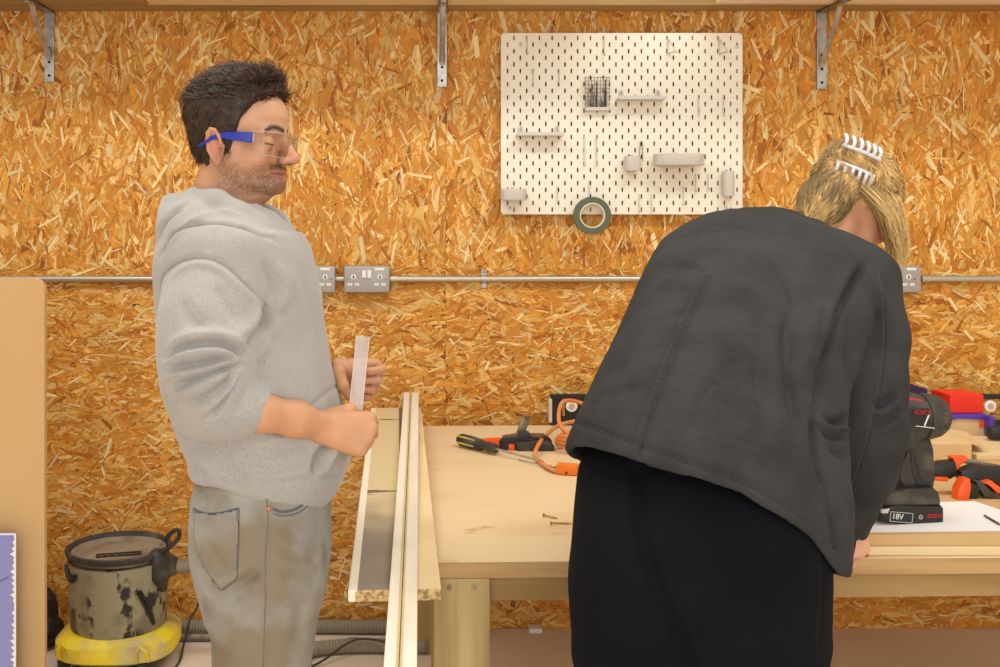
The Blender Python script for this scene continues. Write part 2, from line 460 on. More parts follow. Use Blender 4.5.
# low raised ledge of floor running along the wall
mb = MB().box((-3, 2.78, 0), (3.2, WALL, PZ), bev=.004).build('trim_1', M['floor']); mb['kind'] = 'structure'
o = MB().box((-3.05, -1.2, 0), (-3, WALL, 2.8)).build('wall_left', mat('wall_paint', rgb(226,214,196), .8)); o['kind'] = 'structure'
o = MB().box((3.2, -1.2, 0), (3.25, WALL, 2.8)).build('wall_right', mat('wall_paint_right', rgb(226,214,196), .8)); o['kind'] = 'structure'

# small white trunking end at the foot of the wall
t = MB(); p = P(535, 632, WALL-.02); t.box((p.x-.02, WALL-.045, PZ), (p.x+.02, WALL-.006, PZ+.014), bev=.002)
tag(t.build('cable_clip', M['white']), 'small white plastic block at the foot of the strand board wall', 'clip')

# ------------------------------------------------------------ shelf on brackets
ZS = P(0, 11.5, WALL).z
def bracket(px, ytop, ybot, lab, arm=.42):
    x = P(px, 0, WALL-.004).x; zt = P(px, ytop, WALL-.01).z; zb = P(px, ybot, WALL-.01).z; t0 = WALL-.006
    e = empty('shelf_bracket', (x, WALL, zb), lab, 'bracket', 'steel brackets under the shelf')
    mb = MB().box((x-.015, t0-.006, zb), (x+.015, t0, ZS), bev=.001)
    mb.build('wall_plate', M['steel'], e)
    MB().box((x-.015, t0-arm, ZS-.008), (x+.015, t0, ZS-.001), bev=.001).build('arm', M['dullsteel'], e)
    b = MB(); zc = zb+.08*1
    zc = P(px, ybot-22, WALL).z
    b.tube(spline([(x, t0-.006, zc), (x, t0-.03, zc+.03), (x, t0-.13, ZS-.05), (x, t0-.16, ZS-.012), (x, t0-.2, ZS-.009)], 5), .0085, 8, flat=.4)
    b.build('brace', M['steel'], e, True)
    for z in (zb+.02, zb+.062, zb+.105):
        MB().lathe([(.0001,-.0005),(.0045,-.0005),(.0045,.001),(.0001,.001)], (x, t0-.0065, z), 12, 'Y').build('screw_hole', M['dark'], e)
    return e
b1 = bracket(50, 16, 82, 'leftmost steel shelf bracket on the strand board wall')
b2 = bracket(442, 13, 87, 'steel shelf bracket above and between the man and the pegboard')
b3 = bracket(821, 24, 89, 'steel shelf bracket right of the pegboard')
for b, px in ((b2, 442), (b3, 821)):
    x = P(px,0,WALL-.004).x
    s_ = MB().box((x-.0158, WALL-.262, ZS-.0088), (x+.0158, WALL-.236, ZS-.0004)).build('sticker', mat('yellow_sticker', rgb(232,200,40), .5), b)
    s_['label'] = 'yellow sticker'
tag(MB().box((-2.4, WALL-.10, ZS), (2.6, WALL-.004, ZS+.02), bev=.001).build('shelf_plank', M['rail']), 'long narrow timber plank shelf against the wall on steel brackets', 'shelf')
for (a, b, y0, y1, th, m, lab) in ((150, 600, .125, .36, .02, 'palewood', 'pale board lying along the shelf above the man'),
        (716, 1060, .125, .40, .022, 'white', 'white edged board lying on the shelf above the woman'),
        (-60, 148, .115, .33, .018, 'rail', 'brown timber board at the left end of the shelf')):
    Yc = WALL-y0
    x0 = P(a,0,Yc).x; x1 = P(b,0,Yc).x
    m_ = M[m] if m != 'white' else mat('whitewashed_board', rgb(240,220,200), .6)
    tag(MB().box((x0, WALL-y1, ZS), (x1, WALL-y0, ZS+th), bev=.001).build('board', m_), lab, 'board', 'boards stored on the shelf')
# a lighter strip of wood on top of the plank's front
# ------------------------------------------------------------ conduit and sockets
CZ = P(0, 279, WALL-.016).z; CY = WALL-.016
def conduit(a, b, lab):
    x0 = P(a,0,CY).x; x1 = P(b,0,CY).x
    e = empty('metal_conduit', (x0, CY, CZ), lab, 'conduit', 'runs of conduit between the sockets')
    MB().tube([(x0,CY,CZ),(x1,CY,CZ)], .0095, 14).build('pipe', M['conduit'], e, True)
    return e
def socket(a, b, lab):
    x0 = P(a,0,WALL-.04).x; x1 = P(b,0,WALL-.04).x; z0 = CZ-.041; z1 = CZ+.041; Yf = WALL-.042
    e = empty('double_socket', ((x0+x1)/2, WALL, z0), lab, 'socket', 'metal double sockets along the conduit')
    MB().box((x0, Yf+.008, z0), (x1, WALL-.004, z1), bev=.006, seg=3).build('back_box', M['socket'], e, True)
    MB().box((x0, Yf, z0), (x1, Yf+.009, z1), bev=.004, seg=3).build('face_plate', M['socket'], e, True)
    cx = (x0+x1)/2
    for s_ in (-1, 1):
        r = MB().box((cx+s_*.008-.006, Yf-.004, CZ+.005), (cx+s_*.008+.006, Yf+.001, CZ+.028), bev=.001).build('rocker_switch', M['white'], e)
        q = cx+s_*.041
        MB().lathe([(.0001,-.0015),(.008,-.0015),(.008,.001),(.0001,.001)], (q, Yf-.0002, CZ+.008), 16, 'Y').build('earth_surround', M['white'], e)
        MB().box((q-.002, Yf-.003, CZ+.003), (q+.002, Yf, CZ+.012)).build('earth_slot', M['dark'], e)
        for t_ in (-1, 1):
            MB().box((q+t_*.011-.007, Yf-.0015, CZ-.02), (q+t_*.011+.007, Yf, CZ-.012), bev=.0008).build('slot_surround', M['white'], e)
            MB().box((q+t_*.011-.0035, Yf-.0022, CZ-.0175), (q+t_*.011+.0035, Yf-.001, CZ-.0145)).build('pin_slot', M['greyplastic'], e)
    for t_ in ((.0, .032) if True else ()):
        pass
    MB().box((x1-.045, Yf-.0008, CZ+.028), (x1-.016, Yf, CZ+.036)).build('rating_sticker', M['white'], e)
    for s_ in (-1, 1):
        MB().lathe([(.0001,-.001),(.003,-.001),(.003,.001),(.0001,.001)], (cx+s_*.06, Yf, CZ), 12, 'Y').build('fixing_screw', M['dullsteel'], e)
conduit(-50, 289, 'grey conduit run behind the man, left end of the wall')
conduit(335, 344, 'short conduit stub between the two left sockets')
cr = conduit(389, 868, 'long conduit run below the pegboard between the man and the woman')
conduit(921, 1080, 'conduit run right of the last socket')
socket(289, 335, 'metal double socket half hidden behind the grey hoodie')
socket(344, 389.5, 'fully visible metal double socket just right of the man')
socket(869, 921, 'metal double socket half hidden behind the woman')
for px in (394, 925, 284):
    x = P(px,0,CY).x; MB().tube([(x-.012,CY,CZ),(x+.012,CY,CZ)], .0118, 14).build('coupler', M['conduit'], cr if px == 394 else cr, True)
x = P(484,0,CY).x
e = empty('conduit_clip', (x, CY, CZ-.028), 'steel saddle clip holding the conduit below the pegboard', 'clip')
MB().box((x-.008, WALL-.008, CZ-.028), (x+.008, WALL-.004, CZ+.028), bev=.001).build('plate', M['steel'], e)
MB().tube([(x-.009,CY,CZ),(x+.009,CY,CZ)], .0125, 14).build('saddle', M['steel'], e, True)
MB().lathe([(.0001,-.004),(.004,-.004),(.004,0),(.0001,0)], (x, WALL-.008, CZ+.021), 10, 'Y').build('screw_head', M['dullsteel'], e)

# ------------------------------------------------------------ pegboard
PY = WALL-.034                                            # front face
def pegboard():
    a = P(501, 33, PY); b = P(742.5, 214.3, PY); s = PY/F
    cw = 6.375*s; ch = 6.6*s
    x0 = P(507.6,0,PY).x - cw/2; z0 = P(0,38,PY).z + ch/2
    nc, nr = 37, 27
    mb = MB(); B = mb.b; cache = {}
    def v(x, z):
        k = (round(x,6), round(z,6))
        if k not in cache: cache[k] = B.verts.new((x, PY, z))
        return cache[k]
    hw, hh = .0026, .0075
    for r in range(nr):
        for c in range(nc):
            X = x0+c*cw; Z = z0-r*ch; o = [v(X, Z-ch), v(X+cw, Z-ch), v(X+cw, Z), v(X, Z)]
            slot = (c % 2 == 1) if r % 2 == 0 else (c % 2 == 0)
            if not slot: B.faces.new(o); continue
            cx = X+cw/2; cz = Z-ch/2; q = hw*.5
            i = [v(cx-hw, cz-hh+hw), v(cx-q, cz-hh), v(cx+q, cz-hh), v(cx+hw, cz-hh+hw), v(cx+hw, cz+hh-hw), v(cx+q, cz+hh), v(cx-q, cz+hh), v(cx-hw, cz+hh-hw)]
            B.faces.new((o[0], o[1], i[2], i[1])); B.faces.new((o[1], i[3], i[2])); B.faces.new((o[1], o[2], i[4], i[3])); B.faces.new((o[2], i[5], i[4]))
            B.faces.new((o[2], o[3], i[6], i[5])); B.faces.new((o[3], i[7], i[6])); B.faces.new((o[3], o[0], i[0], i[7])); B.faces.new((o[0], i[1], i[0]))
    gx0, gx1 = x0, x0+nc*cw; gz1, gz0 = z0, z0-nr*ch
    ax, bx, bz, az = a.x, b.x, b.z, a.z; R = .012
    G = [Vector((gx0,PY,gz0)), Vector((gx1,PY,gz0)), Vector((gx1,PY,gz1)), Vector((gx0,PY,gz1))]
    def arc(cx, cz, t0): return [Vector((cx+R*math.cos(t0+PI/2*j/6), PY, cz+R*math.sin(t0+PI/2*j/6))) for j in range(7)]
    A = [arc(ax+R, bz+R, PI), arc(bx-R, bz+R, 1.5*PI), arc(bx-R, az-R, 0), arc(ax+R, az-R, .5*PI)]
    for i in range(4):
        g = v(G[i].x, G[i].z)
        for j in range(6): B.faces.new((g, v(A[i][j].x, A[i][j].z), v(A[i][j+1].x, A[i][j+1].z)))
        n = (i+1)%4; h = v(G[n].x, G[n].z)
        B.faces.new((g, v(A[i][-1].x, A[i][-1].z), v(A[n][0].x, A[n][0].z), h))
    bmesh.ops.recalc_face_normals(B, faces=B.faces[:])
    e = empty('pegboard', ((a.x+b.x)/2, WALL, b.z), 'large white slotted pegboard on the strand board wall', 'pegboard')
    o = mb.build('panel', M['offwhite'], e)
    md = o.modifiers.new('thick', 'SOLIDIFY'); md.thickness = .005; md.offset = -1 if o.data.polygons[0].normal.y < 0 else 1
    for (px, py) in ((521, 45), (737, 47), (510, 208), (726, 207)):
        q = P(px, py, PY)
        MB().lathe([(.0001,-.002),(.004,-.0015),(.006,0),(.006,.001)], (q.x, PY, q.z), 14, 'Y').build('screw_cap', M['greyplastic'], e)
        MB().tube([(q.x,PY+.004,q.z),(q.x,WALL-.002,q.z)], .007, 10).build('spacer', M['greyplastic'], e)
pegboard()
def wire(pts, r=.0011): return MB().tube(pts, r, 7)
G1 = 'plastic pegs on the pegboard'
def hook(px, y0, y1, lab, lip=.018):
    a = P(px, y0, PY); b = P(px, y1, PY); x = a.x
    e = empty('pegboard_hook', (x, PY, b.z), lab, 'hook', G1)
    wire(spline([(x, PY+.008, a.z+.002), (x, PY-.004, a.z), (x, PY-.0045, (a.z+b.z)/2), (x, PY-.006, b.z+.003), (x, PY-.012, b.z), (x, PY-lip, b.z+.003)], 4), .0016).build('stem', M['greyplastic'], e, True)
    MB().lathe([(.0001,-.0015),(.0026,-.001),(.0026,.001),(.0001,.0015)], (x, PY-lip, b.z+.004), 10, 'Z').build('tip', M['greyplastic'], e, True)
hk = [(527,38,55,'single peg in the top left of the pegboard'),(604,38,56,'single peg at the top middle of the pegboard'),
 (533,70,86,'left of two short pegs in the upper left of the pegboard'),(559,70,86,'right of two short pegs in the upper left of the pegboard'),
 (584,137,166,'left of the pair of long pegs in the middle of the pegboard'),(596,137,166,'right of the pair of long pegs in the middle of the pegboard'),
 (557,187,203,'peg just right of the grey cup in the lower left of the pegboard'),
 (639,195,212,'left of two pegs at the bottom edge of the pegboard'),(651,195,212,'right of two pegs at the bottom edge of the pegboard'),
 (683,188,205,'peg hanging low below the curved tray'),(695.5,175,192,'left of two pegs right under the curved tray'),(708,175,190,'right of two pegs right under the curved tray'),
 (698,98,116,'left of two hooks below the triangular brackets'),(723,98,116,'right of two hooks below the triangular brackets')]
for h_ in hk: hook(*h_)
hook(589, 181, 201, 'peg from which the roll of green tape hangs', .03)
for px, lab in ((667.5,'triangular wire hook left of the other at the top of the pegboard'),(718.5,'triangular wire hook at the top right corner of the pegboard')):
    a = P(px,38,PY); b = P(px,55,PY); x = a.x
    e = empty('triangular_hook', (x,PY,b.z), lab, 'hook', 'triangular hooks on the pegboard')
    wire([(x,PY+.006,a.z),(x,PY-.004,a.z),(x,PY-.004,b.z),(x+.012,PY-.05,b.z+.006),(x,PY-.004,a.z)], .0018).build('wire_frame', M['greyplastic'], e)
    wire([(x,PY-.004,b.z+.004),(x+.03,PY-.02,b.z+.008)], .0018).build('peg', M['greyplastic'], e)
def mini_shelf(xa, xb, y, lab):
    a = P(xa, y, PY-.02); b = P(xb, y, PY-.02); z = a.z
    e = empty('small_shelf', (a.x, PY, z), lab, 'shelf', 'small grey plastic ledges on the pegboard')
    MB().box((a.x, PY-.045, z-.003), (b.x, PY-.001, z+.002), bev=.001).build('ledge', M['greyplastic'], e)
    MB().box((a.x, PY-.048, z-.004), (b.x, PY-.045, z+.007), bev=.001).build('lip', M['greyplastic'], e)
    for x in (a.x+.016, b.x-.016):
        MB().prism([(x-.008, z+.002), (x+.008, z+.002), (x+.006, z+.026), (x, z+.032), (x-.006, z+.026)], PY-.005, PY-.0005, bev=.001).build('mount', M['greyplastic'], e)
        for zz in (z+.014, z+.021): MB().box((x-.002, PY-.006, zz), (x+.002, PY-.0045, zz+.003)).build('slot', M['dullsteel'], e)
mini_shelf(516, 563, 135, 'small plastic ledge on the left half of the pegboard')
mini_shelf(617, 664.5, 99, 'small plastic ledge right of the wire holder')
def cup(xa, xb, ya, yb, lab, dep=.05, cat='container', name='storage_cup', R=None):
    a = P(xa, ya, PY-dep); b = P(xb, yb, PY-dep); cx = (a.x+b.x)/2; w = (b.x-a.x)/2
    prof = []; R = R or min(w*.9, dep/2)
    for (sx, sy, t0) in ((1,1,0),(-1,1,PI/2),(-1,-1,PI),(1,-1,1.5*PI)):
        for j in range(7):
            t_ = t0+PI/2*j/6; prof.append((cx+sx*(w-R)+R*math.cos(t_), PY-.002-dep/2+sy*(dep/2-R)+R*math.sin(t_)))
    e = empty(name, (cx, PY-dep/2, b.z), lab, cat, 'plastic containers hanging on the pegboard')
    mb = MB(); B = mb.b; n = len(prof)
    def ring(z, s): return [B.verts.new((cx+(x-cx)*s, (PY-dep/2)+(y-(PY-dep/2))*s, z)) for x, y in prof]
    rings = [ring(b.z, .97), ring(b.z+.002, 1), ring(a.z, 1), ring(a.z, .93), ring(b.z+.004, .9)]
    for p, q in zip(rings, rings[1:]):
        for j in range(n): B.faces.new((p[j], p[(j+1)%n], q[(j+1)%n], q[j]))
    B.faces.new(rings[0][::-1]); B.faces.new(rings[-1])
    mb.build('shell', M['greyplastic'], e, True)
    MB().box((cx-.004, PY-.004, a.z-.002), (cx+.004, PY+.004, a.z+.008), bev=.001).build('hanger', M['greyplastic'], e)
    return e
cup(626, 641, 156, 170.5, 'small square cup with wire loop in the middle of the pegboard', .045, R=.01)
q0 = P(641, 142, PY)
ew = empty('wire_loop_hook', (q0.x, PY, q0.z-.05), 'long thin wire loop hanging beside the small square cup', 'hook')
wire([(q0.x-.002,PY+.004,q0.z),(q0.x-.003,PY-.008,q0.z),(q0.x-.009,PY-.01,q0.z-.062)], .0011).build('left_wire', M['dullsteel'], ew)
wire([(q0.x+.001,PY+.004,q0.z),(q0.x+.002,PY-.008,q0.z),(q0.x+.004,PY-.01,q0.z-.062)], .0011).build('right_wire', M['dullsteel'], ew)
ct = cup(656, 707, 153.5, 165, 'wide curved plastic tray on the right of the pegboard', .075, 'tray', 'curved_tray')
cup(724, 735, 171, 196, 'tall narrow tube cup at the right edge of the pegboard', .035, R=.012)
cup(501, 527, 189, 200, 'wide low cup in the bottom left corner of the pegboard', .06, R=.02)
# mesh wire holder
a = P(584.5, 78, PY); b = P(608.5, 111, PY)
e = empty('wire_mesh_holder', (a.x, PY, b.z), 'grey wire mesh holder full of small tools on the pegboard', 'holder')
mb = MB()
for i in range(9):
    x = a.x+(b.x-a.x)*i/8; mb.tube([(x,PY-.018,a.z),(x,PY-.018,b.z),(x,PY-.002,b.z)], .0009, 5)
for i in range(9):
    z = b.z+.008+(a.z-b.z-.008)*i/8; mb.tube([(a.x,PY-.018,z),(b.x,PY-.018,z)], .0009, 5)
    mb.tube([(a.x,PY-.018,z),(a.x,PY-.002,z)], .0009, 5); mb.tube([(b.x,PY-.018,z),(b.x,PY-.002,z)], .0009, 5)
mb.build('wire_mesh', M['dullsteel'], e)
MB().box((a.x-.001, PY-.021, b.z-.001), (b.x+.001, PY-.001, b.z+.01), bev=.002).build('bottom_tray', M['greyplastic'], e)
for i, (fx, h, w, mm) in enumerate(((.12,.055,.007,'greyplastic'),(.3,.07,.009,'dullsteel'),(.48,.062,.006,'black'),(.66,.03,.008,'dullsteel'),(.84,.085,.006,'black'))):
    x = a.x+(b.x-a.x)*fx
    lab = ['pale bit at the left end of','wide steel bit second from left in','black bit in the centre of','short steel bit fourth from left in','tall black bit at the right end of'][i]
    tag(MB().lathe([(w*.25,0),(w*.5,.004),(w*.5,h*.6),(w*.3,h*.65),(w*.3,h)], (x, PY-.011, b.z+.0105), 10).build('tool_bit', M[mm], None, True), lab+' the wire mesh holder', 'bit', 'small tool bits in the wire mesh holder')
# roll of green tape
q = P(592, 215.5, PY-.025)
e = empty('tape_roll', (q.x, PY-.025, q.z-.058), 'roll of dark green tape hanging below the pegboard', 'tape')
MB().lathe([(.0385,-.0095),(.057,-.0095),(.0575,-.008),(.0575,.008),(.057,.0095),(.0385,.0095),(.0385,-.0095)], (q.x,PY-.025,q.z), 48, 'Y', close=False).build('tape', M['tape'], e, True)
MB().lathe([(.0355,-.010),(.0388,-.010),(.0388,.010),(.0355,.010),(.0355,-.010)], (q.x,PY-.025,q.z), 48, 'Y', close=False).build('core', M['core'], e, True)
# ------------------------------------------------------------ workbench
BT = HC-.615                                              # bench top height
RZ = math.radians(1.6)
O = P(426, 563, F/548.0); O.z = 0
def bw(x, y, z=0): return T((O.x, O.y, 0), rz=RZ) @ Vector((x, y, z))
BM = T((O.x, O.y, 0), rz=RZ)
e = empty('workbench', (O.x, O.y, 0), 'large pale plywood topped timber workbench against the wall', 'workbench')
MB().box((0, 0, BT-.030), (2.3, 1.36, BT), M=BM, bev=.0015).build('bench_top', [M['benchtop']], e)
o = MB().box((.0, -.0022, BT-.0295), (2.3, -.0002, BT-.0012), M=BM).build('front_edge', M['benchedge'], e)
o = MB().box((.02, .012, BT-.076), (2.28, .052, BT-.0302), M=BM, bev=.001).build('front_rail', M['rail'], e)
MB().box((.02, 1.29, BT-.12), (2.28, 1.33, BT-.0302), M=BM, bev=.001).build('back_rail', M['rail'], e)
MB().box((.02, .06, BT-.12), (.06, 1.28, BT-.0302), M=BM, bev=.001).build('side_rail', M['rail'], e)
for (lx, ly, z0) in ((.013, -.003, 0), (2.17, .0, 0), (.0, 1.22, PZ), (2.17, 1.22, PZ)):
    w = .104
    L = MB().box((lx, ly, z0), (lx+w, ly+w, BT-.0302), M=BM, bev=.003).build('leg', M['post'], e)
    if ly < .1:
        for dx in (.028, .076):
            c = bw(lx+dx, ly, BT-.046)
            MB().lathe([(.0075,-.0012),(.0075,.001),(.0001,.001),(.0001,-.0012)], (0,0,0), 16, 'Y', M=T(c, rz=RZ)).build('bolt_hole', M['pine'], L)
            MB().lathe([(.0045,-.002),(.0045,.001),(.0001,.001),(.0001,-.002)], (0,0,0), 12, 'Y', M=T(c, rz=RZ)).build('bolt_head', M['dullsteel'], L)

def OB(px, py, z):                                        # point at height z seen at that pixel
    Y = (HC-z)*F/(py-HY); return Vector(((px-HX)*Y/F, Y, z))

# laminated board overhanging the bench front
zt0 = HC-.595; a0 = OB(348, 591, zt0); b0 = OB(441, 589, zt0)
zt1 = .958; a1 = P(371, 408, 3.26); b1_ = P(421, 408, 3.26)
slope = math.atan2(a1.z-a0.z, a1.y-a0.y)
def boardpt(u, v, w):                                     # u across 0..1, v along 0..1, w up
    L_ = a0.lerp(a1, v); R_ = b0.lerp(b1_, v); q = L_.lerp(R_, u); return Vector((q.x, q.y, q.z+w))
def plank(u0, u1, th0, th1, name, m, v0=0, v1=1, parent=None, bev=.0012):
    mb = MB(); vs = [mb.b.verts.new(boardpt(u, v, w)) for v in (v0, v1) for w in (th0, th1) for u in (u0, u1)]
    for f in ((0,1,3,2),(4,6,7,5),(0,4,5,1),(2,3,7,6),(0,2,6,4),(1,5,7,3)): mb.b.faces.new([vs[i] for i in f])
    bmesh.ops.bevel(mb.b, geom=mb.b.edges[:], offset=bev, segments=1, affect='EDGES')
    return mb.build(name, m, parent)
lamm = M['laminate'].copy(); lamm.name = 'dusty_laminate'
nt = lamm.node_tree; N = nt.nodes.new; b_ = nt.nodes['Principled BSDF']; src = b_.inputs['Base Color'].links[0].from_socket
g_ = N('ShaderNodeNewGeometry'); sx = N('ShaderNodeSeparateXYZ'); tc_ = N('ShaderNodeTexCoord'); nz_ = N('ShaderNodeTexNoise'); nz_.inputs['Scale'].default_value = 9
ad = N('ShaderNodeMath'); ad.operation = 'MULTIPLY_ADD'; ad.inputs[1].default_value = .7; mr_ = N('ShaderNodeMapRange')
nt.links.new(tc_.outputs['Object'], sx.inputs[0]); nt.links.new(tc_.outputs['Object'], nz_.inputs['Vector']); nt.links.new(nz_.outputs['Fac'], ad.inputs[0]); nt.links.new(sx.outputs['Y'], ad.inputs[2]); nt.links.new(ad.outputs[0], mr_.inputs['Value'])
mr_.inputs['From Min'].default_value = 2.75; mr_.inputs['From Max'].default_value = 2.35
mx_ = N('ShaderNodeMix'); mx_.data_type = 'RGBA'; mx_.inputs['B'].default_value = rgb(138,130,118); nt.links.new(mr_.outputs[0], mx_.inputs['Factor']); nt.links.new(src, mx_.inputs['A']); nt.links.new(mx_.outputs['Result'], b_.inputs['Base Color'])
e = empty('laminate_board', (a0.x, a0.y, BT), 'scuffed pale laminate board overhanging the bench end between the man and the bench', 'board')
plank(.07, 1, -.0185, -.0005, 'core', [M['chip']], parent=e)
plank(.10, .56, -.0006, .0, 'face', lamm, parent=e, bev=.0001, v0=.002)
plank(.56, .66, -.0006, .0001, 'gap_shadow_strip', mat('painted_gap_shadow', rgb(118,104,84), .5, col2=rgb(92,80,64), nscale=9), parent=e, bev=.0001, v0=.002)  # shadow of the gap, painted as a dark strip between the two faces
plank(.66, 1, -.0006, .0002, 'bare_wood_face', M['palewood'], parent=e, bev=.0001, v0=.002)
plank(0, .10, -.0185, .0006, 'white_edging', M['primer'], parent=e)
bl = MB().box((-.12, 3.17, BT+.0005), (.0, 3.23, .9265), bev=.002).build('wood_offcut', M['pine'])
tag(bl, 'small timber offcut propping the far end of the laminate board', 'offcut')

# two battens lying on top, running towards the camera
def batten(x0, x1, name_lab, m2):
    n0 = Vector((0, 1.28, .912-.0128)); f0 = Vector((0, 3.38, .985))
    d = (f0-n0); L = d.length; ang = math.atan2(d.z, d.y)
    Mx = T((-.0265, n0.y, n0.z)) @ Matrix.Rotation(ang, 4, 'X')
    e = empty('timber_batten', (-.0265+x0, n0.y, n0.z), name_lab, 'batten', 'white battens laid across the board')
    mb = MB().box((x0, 0, 0), (x1, L, .016), M=Mx, bev=.0015); mb.build('strip', M['primer'], e)
    for g in m2: MB().box((g[0], -.0005, .0155), (g[1], L+.0005, .0165+g[2]), M=Mx).build('bead', M[g[3]], e)
    return e
batten(-.0225, -.002, 'left white batten laid across the laminate board towards the camera', [(-.0055, -.0025, .002, 'groove')])
batten(-.001, .0225, 'right white batten laid across the laminate board towards the camera', [(-.0008, .002, .002, 'groove')])

# ------------------------------------------------------------ spirit level along the wall
z0 = BT+.0005; Ya = 3.40
xa = P(551,0,Ya-.03).x; xb = 1.93
hz = .094
Yl = Ya-.028
def lp(x, z): return (x, z)
e = empty('spirit_level', ((xa+xb)/2, Yl, z0), 'long black spirit level standing on the bench against the wall', 'spirit level')
mb = MB()
mb.box((xa, Yl, z0+hz-.014), (xb, Yl+.022, z0+hz), bev=.001); mb.box((xa, Yl, z0), (xb, Yl+.022, z0+.014), bev=.001)
for (u, v) in ((xa, xa+.30), (1.52, 1.70), (.62, .9), (1.9, xb)):
    mb.box((u, Yl+.004, z0+.0135), (v, Yl+.018, z0+hz-.0135))
mb.build('frame', M['black'], e)
MB().box((xa-.006, Yl-.002, z0+.008), (xa+.004, Yl+.024, z0+hz-.012), bev=.003).build('end_cap', M['greyplastic'], e)
for px in (571.5, 990):
    q = P(px, 406, Yl)
    v = MB().lathe([(.0001,-.004),(.013,-.004),(.0175,-.003),(.0175,.004),(.0001,.004)], (q.x, Yl-.0005, q.z), 28, 'Y').build('vial_housing', M['white'], e, True)
    MB().lathe([(.0001,-.006),(.009,-.006),(.009,-.003),(.0001,-.003)], (q.x, Yl-.0005, q.z), 20, 'Y').build('vial', mat('vial_pink', rgb(206,170,160), .3), v, True)
q = P(563.5, 400, Yl); MB().box((q.x-.004, Yl-.003, z0+.03), (q.x+.004, Yl+.001, z0+hz-.012)).build('yellow_strip', M['brass'], e)

# ------------------------------------------------------------ screwdrivers
def screwdriver(a, b, c, r, lab, hm='black', accent=None, sr=.0032):
    a = Vector(a); b = Vector(b); c = Vector(c); d = (b-a).normalized(); L = (b-a).length
    R = d.to_track_quat('Z', 'Y').to_matrix().to_4x4(); Mx = Matrix.Translation(a) @ R
    e = empty('screwdriver', (a.x, a.y, BT), lab, 'screwdriver', 'screwdrivers on the bench')
    MB().lathe([(.0001,0),(r*.7,.002),(r,.014),(r*1.05,L*.35),(r*.85,L*.62),(r*.62,L*.72),(r*.8,L*.8),(r*.72,L),(.0001,L+.001)], (0,0,0), 20, 'Z', M=Mx).build('handle', M[hm], e, True)
    if accent:
        for j in range(6):
            aa = j*PI/3+.3; f = 1.02
            MB().tube([Mx @ Vector((r*f*.93*math.cos(aa), r*f*.93*math.sin(aa), t)) for t in (.014, L*.3, L*.52)], [.002,.0032,.0015], 8).build('grip_insert', M[accent], e, True)
    MB().tube([b, c], [sr, sr*.9], 10).build('shaft', M['steel'], e, True)
    t = (c-b).normalized(); MB().tube([c-t*.001, c+t*.008], [sr*1.05, sr*.5], 8).build('tip', M['dullsteel'], e)
    return e
a = OB(459,440.5,BT+.018); b = OB(499,453,BT+.013); b = a+(b-a); c = OB(545,463,BT+.007)
a = OB(459,439,BT+.019); b = OB(496,449,BT+.016)
def along(a, b, L): return a+(b-a).normalized()*L
d0 = (OB(495,449.5,BT+.0175)-a)
screwdriver(a, OB(496,449,BT+.0175), OB(541,461,BT+.010), .0172, 'chunky screwdriver with black and yellow handle at the left of the tools', 'dusty', 'yellow')
a = OB(568,473,BT+.007); b = OB(546,466,BT+.0065)
screwdriver(a, b, OB(520,460,BT+.004), .0062, 'thin screwdriver with small black handle beside the orange cable', 'black', None, .0016)

# ------------------------------------------------------------ bar clamps
def clamp(M0, lab, flip=1):
    e = empty('bar_clamp', M0.translation, lab, 'clamp', 'orange and black one-handed clamps on the bench')
    def pr(pts, y0, y1, name, m, bev=.003, par=None): return MB().prism(pts, y0, y1, bev, M=M0).build(name, M[m], par or e, True)
    # local x along bar, y up (thickness), z across: the clamp lies on its side
    body = pr([(-.02,-.03),(.035,-.036),(.085,-.032),(.10,-.02),(.10,.022),(.06,.03),(.01,.026),(-.02,.018)], .004, .032, 'body', 'black', .006)
    pr([(.09,-.016),(.20,-.026),(.225,-.014),(.22,.006),(.12,.018),(.09,.018)], .006, .03, 'handle', 'dusty', .007)
    pr([(.10,.026),(.15,.030),(.205,.022),(.21,.034),(.155,.044),(.10,.038)], .009, .026, 'trigger', 'orange', .004)
    pr([(-.035,-.05),(.0,-.05),(.004,-.105),(-.010,-.118),(-.038,-.112)], .005, .031, 'moving_jaw', 'black', .006)
    pr([(-.042,-.112),(-.004,-.118),(-.002,-.126),(-.044,-.122)], .006, .030, 'jaw_pad', 'orange', .003)
    pr([(-.02,-.038),(.0,-.06),(-.03,-.06)], .005, .028, 'jaw_web', 'black', .003)
    pr([(-.25,-.009),(.16,-.009),(.16,.009),(-.25,.009)], .015, .021, 'bar', 'dullsteel', .001)
    pr([(-.25,-.03),(-.22,-.03),(-.215,-.105),(-.23,-.118),(-.258,-.112)], .005, .031, 'fixed_jaw', 'black', .006)
    pr([(-.256,-.012),(-.216,-.016),(-.216,.02),(-.254,.016)], .004, .032, 'bar_end', 'dusty', .004)
    pr([(-.262,-.112),(-.224,-.118),(-.222,-.126),(-.264,-.122)], .006, .030, 'jaw_pad', 'orange', .003)
    return e
